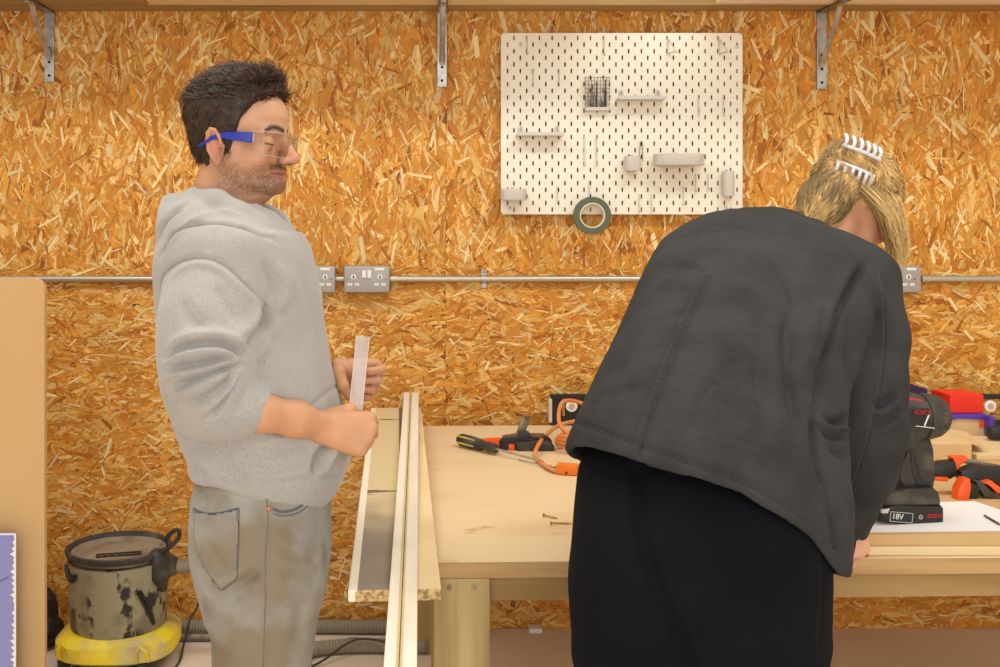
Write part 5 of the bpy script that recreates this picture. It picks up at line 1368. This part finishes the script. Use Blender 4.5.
V = relax(su.V, Q, 1, .5)
jm = mat('washed_denim', rgb(164,163,155), .85, col2=rgb(136,123,102), nscale=6, lo=.42, hi=.62, bump=.4, bscale=380, col3=rgb(120,102,80), n3=7, lo3=.52, hi3=.72, detail=5)
jeans = place(np_mesh('jeans', V, Q), 'jeans', jm, man, True)
su.V = V; su.N = vnormals(V, Q); su.tree()
sm_ = mat('denim_thread', rgb(112,112,108), .85); sm2 = mat('denim_edge', rgb(96,98,98), .85)
stitch(su, [(266,490),(268,520),(265.5,556),(265.5,600),(264,640),(263,667)], .0010, 'side_seam', sm_, jeans, sm=False)
def patch(poly, name, m, parent, off=.0022):                  # raised panel following the cloth
    xs = [p[0] for p in poly]; ys = [p[1] for p in poly]; st = 1.5; pts = {}; mb = MB(); B = mb.b
    def inside(x, y):
        r = False; j = len(poly)-1
        for i in range(len(poly)):
            xi, yi = poly[i]; xj, yj = poly[j]
            if (yi > y) != (yj > y) and x < (xj-xi)*(y-yi)/(yj-yi)+xi: r = not r
            j = i
        return r
    nx = int((max(xs)-min(xs))/st)+2; ny = int((max(ys)-min(ys))/st)+2
    for i in range(nx):
        for j in range(ny):
            a, b = min(xs)+i*st, min(ys)+j*st
            if inside(a, b):
                h, n = su.hit(a, b)
                if h is not None:
                    if n.y > 0: n = -n
                    pts[(i,j)] = B.verts.new(h+n*off)
    for (i,j) in list(pts):
        if all(k in pts for k in ((i+1,j),(i,j+1),(i+1,j+1))):
            vs = [pts[(i,j)], pts[(i+1,j)], pts[(i+1,j+1)], pts[(i,j+1)]]
            if max((vs[0].co-v.co).length for v in vs) < .03: B.faces.new(vs)
    o = mb.build(name, m, parent, True, auto=False)
    md = o.modifiers.new('thick', 'SOLIDIFY'); md.thickness = .0016; md.offset = 0
    return o
bp = [(195,512),(215,514),(238,509),(239,530),(238,560),(237,578),(221,590),(206,570),(196,548),(193.5,528)]
pk = patch(bp, 'back_pocket', jm, jeans)
for pts, r in (([(193.5,509),(205,513.5),(220,513),(239,508.5)], .0015), ([(239,509),(239,545),(237,578)], .0008), ([(235,512),(235,545),(233,576)], .0006), ([(237,579),(229,585),(221,590),(212,580)], .0010), ([(216,545),(226,547),(237,546)], .0007), ([(193,512),(206,517),(222,517),(238,513)], .0006)):
    stitch(su, pts, r+.0004, 'pocket_edge', sm2 if r > .0012 else sm_, pk)
stitch(su, [(273,509),(283,512),(298,508),(306,500),(309,491)], .0022, 'front_pocket_edge', sm2, jeans)
stitch(su, [(274,514),(285,516),(300,512),(310,502),(313,492)], .0014, 'front_pocket_stitching', sm_, jeans)
h, n = su.hit(268.5, 508.5)
if h is not None: MB().lathe([(.0001,-.0016),(.003,-.0014),(.0036,0),(.0036,.001)], h+n*.0012, 12, 'Y').build('copper_rivet', mat('copper', rgb(204,110,70), .35, .7), jeans, True)
# shoes
for yy in (1.885, 2.06):
    s = SDF((-.42,yy-.07,.0), (-.08,yy+.07,.13), .005); x_ = P(258,0,yy).x
    s.chain([(x_-.02,yy,.055),(x_+.05,yy,.055),(x_+.14,yy,.04)], [.05,.045,.036], .03); s.rc((x_-.01,yy,.06),(x_-.01,yy,.11), .045,.045, k=.02)
    V, Q = s.mesh(); V = relax(V, Q, 2); V[:,2] = np.maximum(V[:,2], .0008)
    place(np_mesh('shoe', V, Q), 'shoe', M['white'], man, True)
# watch strap on the far wrist
wd = (wL-eL).normalized(); ctr = wL-wd*.012; u = wd.orthogonal().normalized(); v_ = wd.cross(u)
ring_ = [ctr+(u*math.cos(2*PI*j/24)+v_*math.sin(2*PI*j/24))*.0285 for j in range(25)]
MB().tube(ring_, .0042, 8).build('watch_strap', M['black'], man, True)

# clear strip held in both hands
a = P(363,336,1.895); b = P(352.5,440,1.878); d = (b-a).normalized()
mb = MB(); w_ = .0108; t_ = .0016
u = Vector((1,0,0)); u = (u-d*u.dot(d)).normalized(); n_ = u.cross(d)
vs = [mb.b.verts.new(p+u*w_*i*sx+n_*t_*j) for p, sx in ((a,1.0),(b,1.0)) for j in (-1,1) for i in (-1,1)]
for f in ((0,1,3,2),(4,6,7,5),(0,4,5,1),(2,3,7,6),(0,2,6,4),(1,5,7,3)): mb.b.faces.new([vs[i] for i in f])
st = mat('clear_acrylic', rgb(226,214,206), .18, alpha=.5, col2=rgb(190,176,168), nscale=30, stretch=(1,1,.2))
e = empty('acrylic_strip', b, 'thin translucent strip held upright in the man\'s hands', 'strip')
mb.build('strip', st, e)
for sg in (-1, 1): MB().tube([a+u*w_*sg, b+u*w_*sg], .0009, 6).build('edge', mat('acrylic_edge', rgb(232,226,220), .2), e, True)
# ------------------------------------------------------------ the woman, seen from behind, bent over the bench
def dirv(px, py, dy=0, Y=2.2): return Vector((px*Y/F, dy, -py*Y/F))
fwd = Vector((.50,.40,-.70)).normalized(); up = Vector((.42,.42,.80)); up = (up-fwd*up.dot(fwd)).normalized(); lf = up.cross(fwd)
HO = P(849,209,2.24)
HWm = Matrix.Translation(HO) @ Matrix((fwd, lf, up)).transposed().to_4x4()
s = SDF(P(770,300,2.2)-Vector((0,.18,0)), P(925,120,2.2)+Vector((0,.2,0)), .003)
head_sdf(s, HWm)
s.chain([HWm @ Vector((-.025,0,-.01)), P(826,232,2.19), P(800,262,2.12)], [.052,.050,.062], .02)
V, Q = s.mesh(); V = relax(V, Q, 2); Lc = local(HWm, V); x, y, z = Lc.T; ay = np.abs(y)
c = skin_color(V, (218,160,126), 4)
c = blend(c, .5*g((x-.112)**2+y**2+(z+.008)**2, .02), (214,110,92)); c = blend(c, .5*g((x-.070)**2+(ay-.045)**2+(z+.012)**2, .03), (216,124,104))
c = blend(c, (g((z+.0365)**2, .0068)*(ay < .0235)*(x > .074)), (186,84,80))
c = blend(c, g((z-.038)**2, .004)*(ay > .010)*(ay < .05)*(x > .058)*.8, (120,84,50))
c = blend(c, g((z-(.011+6*(ay-.031)**2))**2, .0016)*(np.abs(ay-.031) < .0145)*(x > .066), (50,32,24))
parts = [(V, Q, c)]
# right arm (visible hand) and left arm (hidden in front of her)
wRw = P(855,516,1.985); eRw = P(864,425,1.955); sRw = P(858,285,2.06)
s = SDF((P(820,0,2).x, 1.82, P(0,600,2.0).z), (P(925,0,2.0).x, 2.2, P(0,225,2.0).z), .0023)
s.chain([sRw, eRw, wRw], [.045,.038,.025], .02)
hand_sdf(s, wRw, (.10,.16,-.92), (.42,-.72,-.05), True, [(.5,.7,.4),(.55,.75,.45),(.6,.8,.5),(.62,.8,.5)], [(.018,.026,-.014),(.045,.046,-.024),(.070,.050,-.034),(.090,.044,-.04)], sc_=.78)
V, Q = s.mesh(); V = relax(V, Q, 2); parts.append((V, Q, skin_color(V, (226,170,142), 6)))
wLw = P(700,505,2.22); eLw = P(680,420,2.16); sLw = P(684,308,2.09)
s = SDF((P(615,0,2.1).x, 1.98, BT+.002), (P(740,0,2.1).x, 2.45, P(0,225,2.1).z), .003)
s.chain([sLw, eLw, wLw], [.045,.038,.025], .02)
hand_sdf(s, wLw, (.5,.8,-.25), (0,.2,1), False, [(.3,.4,.3),(.35,.45,.3),(.4,.5,.3),(.45,.5,.3)], [(.018,.026,-.014),(.045,.046,-.020),(.070,.050,-.026),(.090,.044,-.03)], sc_=.85)
V, Q = s.mesh(); V = relax(V, Q, 2); parts.append((V, Q, skin_color(V, (230,176,150), 8)))
s = SDF((.20,1.40,.0), (.98,2.32,1.52), .009)
s.sweep([(P(800,262,2.12),Vector((.09,0,0)),.05),(P(775,300,2.06),Vector((.15,0,0)),.08),(P(735,370,1.90),Vector((.13,0,0)),.09),(P(708,460,1.77),Vector((.15,0,-.02)),.11),(P(700,560,1.72),Vector((.16,0,0)),.12)], .02)
s.rc(P(775,292,2.08), sLw, .06, .045, k=.04); s.rc(P(775,292,2.08), sRw, .06, .045, k=.04)
for px, yy in ((628,1.72),(738,1.72)):
    X = P(px,0,yy).x
    s.chain([P(px+ (20 if px < 700 else -10),575,yy), Vector((X,yy,.52)), Vector((X,yy-.01,.10))], [.06,.045,.04], .03)
    s.chain([Vector((X,yy-.02,.06)), Vector((X,yy+.15,.045))], [.045,.035], .02)
V, Q = s.mesh(); V = relax(V, Q, 1); parts.append((V, Q, skin_color(V, (226,170,140), 9)))
V, Q, c = join_np(parts)
woman = place(np_mesh('person', V, Q, to_lin(c)), 'person', skin_material('skin_woman'), None, True)
tag(woman, 'woman with a blonde bun in black jacket and trousers bending over the bench, back turned', 'person')

# ------------------------------------------------------------ her hair
s = SDF(HO-Vector((.16,.17,.15)), HO+Vector((.16,.17,.18)), .003)
I2 = np.array(HWm.inverted())
def cap2(X, Y, Z):
    x = I2[0,0]*X+I2[0,1]*Y+I2[0,2]*Z+I2[0,3]; y = I2[1,0]*X+I2[1,1]*Y+I2[1,2]*Z+I2[1,3]; z = I2[2,0]*X+I2[2,1]*Y+I2[2,2]*Z+I2[2,3]
    d = (np.sqrt(((x-.0)/.103)**2+(y/.088)**2+((z-.046)/.104)**2)-1)*.088
    hl = np.interp(x, [-.12,-.05,-.02,.0,.03,.06,.08,.12], [-.062,-.050,-.020,.0,.014,.060,.082,.11])
    return np.maximum(d, (hl-z)*.8)
s.op(cap2, [HO[i]-.2 for i in range(3)], [HO[i]+.2 for i in range(3)], .004)
bunc = P(848,168,2.20)
s.ell(bunc, (.052,.050,.044), Matrix.Rotation(.3,3,'Y'), k=.02)
s.chain([P(812,224,2.15), P(822,204,2.15), P(838,186,2.17)], [.030,.040,.040], .02)
for j in range(9):
    a = 2*PI*j/9; q = bunc+Vector((.036*math.cos(a), -.012+.02*math.sin(a*2), .030*math.sin(a)))
    s.rc(q, q+Vector((.014*math.cos(a+1.2), -.01, .014*math.sin(a+1.2))), .016, .012, k=.008)
V, Q = s.mesh(); V = relax(V, Q, 2); N_ = vnormals(V, Q)
for i in range(len(V)): 
    v = V[i]; V[i] = v + N_[i]*.003*noise.noise(Vector((v[0]*90, v[1]*90, v[2]*22)))
n = np.array([noise.noise(Vector((v[0]*120, v[1]*120, v[2]*20))) for v in V])
c = np.tile(np.array((206.,166,104)), (len(V),1))*(1+.28*n)[:,None]
h2 = place(np_mesh('hair', V, Q, to_lin(c)), 'hair', mat('blonde_hair', rgb(200,160,100), .5, vcol=True, bump=.5, bscale=120, bstretch=(2,2,.4), spec=.35), woman, True)
NV, NN = V, vnormals(V, Q); rng = random.Random(21)
def shade():
    v = rng.uniform(.78,1.18); return (232*v, 194*v, 128*v)
LP = [None]
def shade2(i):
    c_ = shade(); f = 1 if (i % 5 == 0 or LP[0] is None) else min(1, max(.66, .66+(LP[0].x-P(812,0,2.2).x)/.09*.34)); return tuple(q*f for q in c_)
def lock2(i):
    if i % 5 == 0:                                         # long loose locks falling from the crown past the face
        t = rng.uniform(0,1); y0 = rng.uniform(-.02,.03)
        st_ = P(848+t*42, 180+t*12+rng.uniform(-6,6), 2.17+.05*t)+Vector((0,y0,0))
        mid = P(878+t*20+rng.uniform(-3,3), 205+rng.uniform(-4,6), 2.145+.04*t)+Vector((0,y0,0))
        m2 = P(890+t*12+rng.uniform(-4,4), 232+rng.uniform(-6,6), 2.15+.05*t)+Vector((0,y0,0))
        en = P(894+t*9+rng.uniform(-5,5), 252+rng.uniform(-12,14), 2.17+.05*t)+Vector((0,y0,0))
        return spline([st_, mid, m2, en], 3)
    k = rng.randrange(len(NV)); p = Vector(NV[k]); LP[0] = p; nn = Vector(NN[k])
    if nn.length < .5: return None
    if (p-bunc).length < .066:
        r_ = p-bunc; d = r_.cross(Vector((.2,-1,.3))).normalized() + nn*.15
        L = rng.uniform(.03,.06)
    else:
        d = (bunc-p); L = rng.uniform(.03,.07)
    d = (d-nn*d.dot(nn)*.9).normalized(); side = nn.cross(d); cv = rng.uniform(-.25,.25); out = []
    for j in range(6):
        t = j/5; out.append(p-nn*.001+d*L*t - nn*L*.28*t*t + nn*L*rng.uniform(0,.02) + nn*.004*math.sin(t*PI) + side*L*cv*t*t)
    return out
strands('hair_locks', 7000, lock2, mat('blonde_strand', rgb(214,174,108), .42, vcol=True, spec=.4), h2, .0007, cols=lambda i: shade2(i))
def stray(i):
    a = rng.uniform(0, PI*1.1); q = bunc+Vector((.05*math.cos(a), rng.uniform(-.04,.03), .042*math.sin(a)))
    d = (q-bunc).normalized(); sd = Vector((-d.z,0,d.x)); L = rng.uniform(.01,.035); s_ = rng.choice((-1,1))
    return [q-d*.01+d*L*t+sd*L*.8*s_*t*t for t in (0,.2,.4,.6,.8,1)]
strands('loose_strands', 260, stray, bpy.data.materials['blonde_strand'], h2, .0005, cols=lambda i: shade())
# clear/white claw clip
ce = empty('hair_clip', bunc); ce.parent = woman
clipm = mat('pearly_clip', rgb(238,236,240), .15, alpha=.92, spec=.8)
mb = MB(); ctr = bunc+Vector((0,-.038,.012))
for q in (-1, 1):
    arcp = [ctr+Vector((q*.006+.030*t_, -.012-.010*math.cos(t_*1.3), .016*q+ -.012*t_)) for t_ in np.linspace(-1.2,1.2,12)]
    mb.tube(arcp, .0055, 8, flat=.7)
    for t_ in np.linspace(-1.1,1.1,6):
        p0 = ctr+Vector((q*.006+.030*t_, -.014-.010*math.cos(t_*1.3), .016*q-.012*t_))
        mb.tube(spline([p0, p0+Vector((.004*q,-.002,.012*q)), p0+Vector((.006*q,.012,.024*q))], 4), [.0035]*8+[.002], 7)
mb.build('claw_clip', clipm, ce, True)

# ------------------------------------------------------------ jacket
W_ = lambda cx, cy, Y, ux, uy, rv: (P(cx,cy,Y), Vector((ux*Y/F, 0, -uy*Y/F)), rv)
secs = [W_(694,575,1.72,131,70,.175), W_(703,500,1.735,130,62,.172), W_(711,455,1.76,126,48,.158), W_(722,402,1.82,118,32,.142), W_(737,348,1.905,112,18,.128), W_(752,306,1.985,112,4,.110), W_(767,278,2.05,110,-6,.086), W_(784,258,2.10,90,-2,.068), W_(802,244,2.14,56,4,.052)]
s = SDF((P(545,0,1.75).x-.03, 1.50, P(0,600,1.75).z-.02), (P(925,0,2.1).x+.03, 2.36, P(0,195,2.15).z+.03), .0046)
s.sweep(secs, k=.02, n=40, power=2.15)
s.chain([P(785,280,2.09), P(838,272,2.09), P(862,284,2.07)], [.066,.066,.064], .03)
s.chain([P(766,284,2.09), P(702,290,2.09), P(680,305,2.09)], [.066,.062,.056], .03)
s.chain([P(862,282,2.065), P(868,335,2.02), P(864,385,1.975), P(862,425,1.955)], [.068,.070,.071,.073], .018)
s.chain([P(862,425,1.955), P(858,468,1.955), P(851,505,1.97), P(848,528,1.985)], [.073,.062,.044,.034], .018)
s.chain([P(680,305,2.09), P(674,360,2.13), P(680,420,2.16), P(700,490,2.2)], [.064,.060,.056,.042], .02)
s.chain([P(802,250,2.13), P(822,252,2.14)], [.052,.052], .02)
s.chain([P(801,240,2.10), P(818,243,2.10), P(836,254,2.12), P(846,268,2.14)], [.014,.016,.016,.014], .02)     # collar
# hollow inside and openings
s.sweep([W_(688,640,1.71,131,80,.176)]+secs[:6], k=.006, mode='s', n=30, power=2.15, grow=-.011)
HEM = [(560,432),(572,434),(605,446),(640,459),(700,480),(740,494),(780,516),(812,538),(834,562),(850,578)]
hx = [P(a,b,1.58).x for a,b in HEM]; hz_ = [P(a,b,1.58).z for a,b in HEM]
s.op(lambda X, Y, Z: np.where(X < 1.1, (np.interp(X, hx, hz_)-.30*np.clip(Y-1.58,0,1)-Z)*.85*(np.interp(X,[.55,.72],[1,1])) - np.where((X > P(842,0,1.9).x) | ((Y > 1.93)), 9, 0), -9), s.lo, s.lo+s.h*s.n, .003, 'i')
s.rc(P(848,520,1.982), P(846,560,1.995), .0275, .030, k=.004, mode='s')
s.rc(P(822,240,2.155), HWm @ Vector((-.01,0,.0)), .053, .052, k=.004, mode='s')
V, Q = s.mesh(); V = relax(V, Q, 3)
V[:,2] = np.where((V[:,1] > 2.02) & (V[:,2] < BT+.006), BT+.006, V[:,2])
su = Surf(V, Q); su.wrinkle(.0045, 10, (1,1,.7), 12); su.wrinkle(.0018, 26, (1.3,1,.6), 3); su.N = vnormals(su.V, Q); su.tree(); Fd = lambda p, w, d, *a, **k: su.fold(p, w, d*1.5, *a, **k)
# armhole seam / underarm crease and sleeve folds
Fd([(868,262),(852,285),(838,315),(828,350),(819,390),(816,425)], .007, -.012); Fd([(856,262),(842,285),(828,318),(818,352)], .012, .007)
Fd([(815,425),(817,455),(824,490),(832,520),(838,545)], .007, -.012, False)
for pts, w, d in (([(822,415),(832,422),(846,420),(860,412)], .007, -.009), ([(820,428),(834,436),(850,434),(866,426)], .007, -.009), ([(820,420),(834,428),(850,427)], .006, .006), ([(826,444),(840,454),(856,454)], .008, -.006),
    ([(898,392),(888,402),(874,408)], .008, -.009), ([(900,410),(888,420),(872,424)], .008, -.008), ([(900,400),(888,411),(874,416)], .007, .007), ([(902,428),(890,438),(876,440)], .009, -.006),
    ([(848,300),(850,340),(846,380)], .010, -.004), ([(875,300),(880,350),(876,390)], .014, -.004),
    ([(795,300),(788,340),(792,390),(802,440)], .012, -.008), ([(778,310),(772,350),(776,400)], .014, .005), ([(770,262),(790,285),(800,312)], .012, -.006),
    ([(745,250),(770,275),(784,300)], .014, .004), ([(705,400),(722,380),(735,352)], .010, -.003), ([(690,440),(700,410),(718,378)], .012, -.004),
    ([(755,360),(762,400),(764,440)], .010, -.004), ([(735,430),(745,450),(750,475)], .012, -.003), ([(640,330),(660,318),(690,312)], .010, -.003),
    ([(620,370),(640,350),(660,345)], .010, .003), ([(665,262),(700,246),(745,240)], .014, -.004), ([(668,268),(690,266),(712,272)], .008, -.004),
    ([(820,300),(812,330),(806,370)], .012, .006), ([(600,405),(618,392),(640,388)], .009, -.003)): Fd(pts, w, d)
# back seam and hem band
seam = [(704,276),(688,310),(672,345),(656,385),(642,424),(633,452)]
Fd(seam, .005, .0035, False); Fd([(p[0]+5, p[1]+1) for p in seam], .004, -.003, False)
hem = HEM[1:-1]
hem2 = [(p[0]+4, p[1]-12) for p in hem]
su.tree(); Fd(hem2, .004, -.003, False)
V = relax(su.V, Q, 1, .4)
jk = mat('black_cotton', rgb(56,55,54), .85, col2=rgb(43,42,41), nscale=12, lo=.4, hi=.7, bump=.3, bscale=300, spec=.3)
jacket = place(np_mesh('jacket', V, Q), 'jacket', jk, woman, True)
su.V = V; su.N = vnormals(V, Q); su.tree()
th = mat('grey_thread', rgb(70,69,67), .8); th2 = mat('dark_thread', rgb(46,45,45), .8)
stitch(su, seam, .0009, 'back_seam', th, jacket, dash=.005, sm=False); stitch(su, [(p[0]+7, p[1]+2) for p in seam], .0009, 'back_seam', th2, jacket, sm=False)
stitch(su, hem2, .0010, 'hem_stitching', th, jacket, dash=.006)
stitch(su, [(882,268),(886,300),(887,340),(882,385),(872,430),(861,470),(850,505),(846,520)], .0010, 'sleeve_seam', th2, jacket)
stitch(su, [(878,268),(882,300),(883,340),(878,385),(868,430),(857,470),(846,503),(842,518)], .0007, 'sleeve_seam', th, jacket)
# open cuff hanging below the wrist
mb = MB(); B = mb.b
co = [P(836,524,1.955), P(858,530,1.955), P(857,545,1.955), P(850,578,1.95), P(840,560,1.95)]
f1 = [B.verts.new(p) for p in co]; f2 = [B.verts.new(p+Vector((.002,.028,.004))) for p in co]; B.faces.new(f1); B.faces.new(f2[::-1])
for i in range(5): B.faces.new((f1[i], f1[(i+1)%5], f2[(i+1)%5], f2[i]))
bmesh.ops.bevel(B, geom=B.edges[:], offset=.004, segments=3, affect='EDGES')
cf = mb.build('cuff', mat('cuff_lining', rgb(30,29,29), .85), jacket, True)
MB().lathe([(.0001,-.0015),(.004,-.001),(.004,.001),(.0001,.001)], P(848,552,1.9475), 12, 'Y').build('button', M['dullsteel'], cf, True)

# ------------------------------------------------------------ trousers
s = SDF((P(545,0,1.6).x-.03, 1.40, .02), (P(850,0,1.6).x+.06, 2.0, P(0,420,1.7).z), .0052)
T_ = lambda x0, x1, y_, Y, rv: (P((x0+x1)/2, y_, Y), Vector(((x1-x0)/2*Y/F, 0, 0)), rv)
s.sweep([T_(600,795,450,1.79,.10), T_(580,820,490,1.755,.125), T_(575,824,525,1.73,.14), T_(573,824,560,1.72,.148), T_(575,823,595,1.72,.14), T_(582,821,630,1.72,.12)], k=.02, n=24, power=2.25)
s.ell(P(640,562,1.66), (.084,.082,.100), k=.05); s.ell(P(748,562,1.655), (.100,.087,.105), k=.05)
X1 = P(626,0,1.72).x; X2 = P(752,0,1.69).x
s.chain([P(630,590,1.72), P(631,667,1.725), Vector((X1,1.74,.50)), Vector((X1-.01,1.72,.12))], [.086,.078,.070,.064], .035)
s.chain([P(744,590,1.705), P(750,667,1.71), Vector((X2-.01,1.73,.50)), Vector((X2-.01,1.71,.12))], [.112,.108,.085,.072], .035)
V, Q = s.mesh(); V = relax(V, Q, 3); su = Surf(V, Q); su.wrinkle(.002, 9, (1,1,1), 5); su.N = vnormals(su.V, Q); su.tree()
su.fold([(636,470),(640,520),(648,560),(660,595),(672,622),(684,650),(690,667)], .012, -.014, False)
su.fold([(600,610),(640,618),(670,622)], .015, -.004); su.fold([(700,640),(750,650),(800,640)], .015, -.004); su.fold([(820,480),(824,560),(820,640)], .006, -.003, False)
V = relax(su.V, Q, 1, .4)
tr_ = place(np_mesh('trousers', V, Q), 'trousers', mat('navy_black_cloth', rgb(15,16,21), .9, col2=rgb(11,12,17), nscale=6, bump=.12, bscale=300, spec=.15), woman, True)
for X, yy in ((X1-.01,1.72),(X2-.01,1.71)):
    s = SDF((X-.08,yy-.10,0), (X+.08,yy+.26,.14), .005)
    s.chain([(X,yy-.03,.05),(X,yy+.06,.05),(X,yy+.16,.04)], [.045,.045,.038], .03); s.rc((X,yy-.01,.06),(X,yy-.01,.12), .042,.042, k=.02)
    V, Q = s.mesh(); V = relax(V, Q, 2); V[:,2] = np.maximum(V[:,2], .0008)
    place(np_mesh('shoe', V, Q), 'shoe', M['black'], woman, True)
# ------------------------------------------------------------ light and camera
w = bpy.data.worlds.new('workshop'); bpy.context.scene.world = w; w.use_nodes = True
w.node_tree.nodes['Background'].inputs[0].default_value = (1, .97, .925, 1); w.node_tree.nodes['Background'].inputs[1].default_value = .70
def tube_light(x, y, z, sx, sy, power):
    l = bpy.data.lights.new('ceiling_tube', 'AREA'); l.shape = 'RECTANGLE'; l.size = sx; l.size_y = sy; l.energy = power; l.color = (1, .965, .90)
    o = bpy.data.objects.new('ceiling_tube', l); C.objects.link(o); o.location = (x, y, z)
tube_light(-.9, 2.0, 3.25, 1.5, .4, 25)
tube_light(1.3, 2.0, 3.25, 1.5, .4, 25)
tube_light(.2, -1.2, 3.1, 2.6, .5, 30)
l = bpy.data.lights.new('added_fill_light', 'AREA'); l.shape = 'RECTANGLE'; l.size = 3.2; l.size_y = 2.3; l.energy = 40; l.color = (1, .97, .93)  # fill lamp added behind the camera to brighten the floor under the bench
o = bpy.data.objects.new('added_fill_light', l); C.objects.link(o); o.location = (.3, -1.15, 1.35); o.rotation_euler = (PI/2-.12, 0, 0)
cd = bpy.data.cameras.new('camera'); cam = bpy.data.objects.new('camera', cd); C.objects.link(cam)
cam.location = (0, 0, HC); cam.rotation_euler = (PI/2, 0, 0)
cd.sensor_width = 36; cd.lens = 36*F/1000; cd.shift_x = (500-HX)/1000; cd.shift_y = -(333.5-HY)/1000
cd.clip_start = .05
sc_ = bpy.context.scene; sc_.camera = cam
sc_.view_settings.view_transform = 'Standard'; sc_.view_settings.look = 'None'; sc_.view_settings.gamma = 1; sc_.view_settings.exposure = 0
sc_.view_settings.use_curve_mapping = False
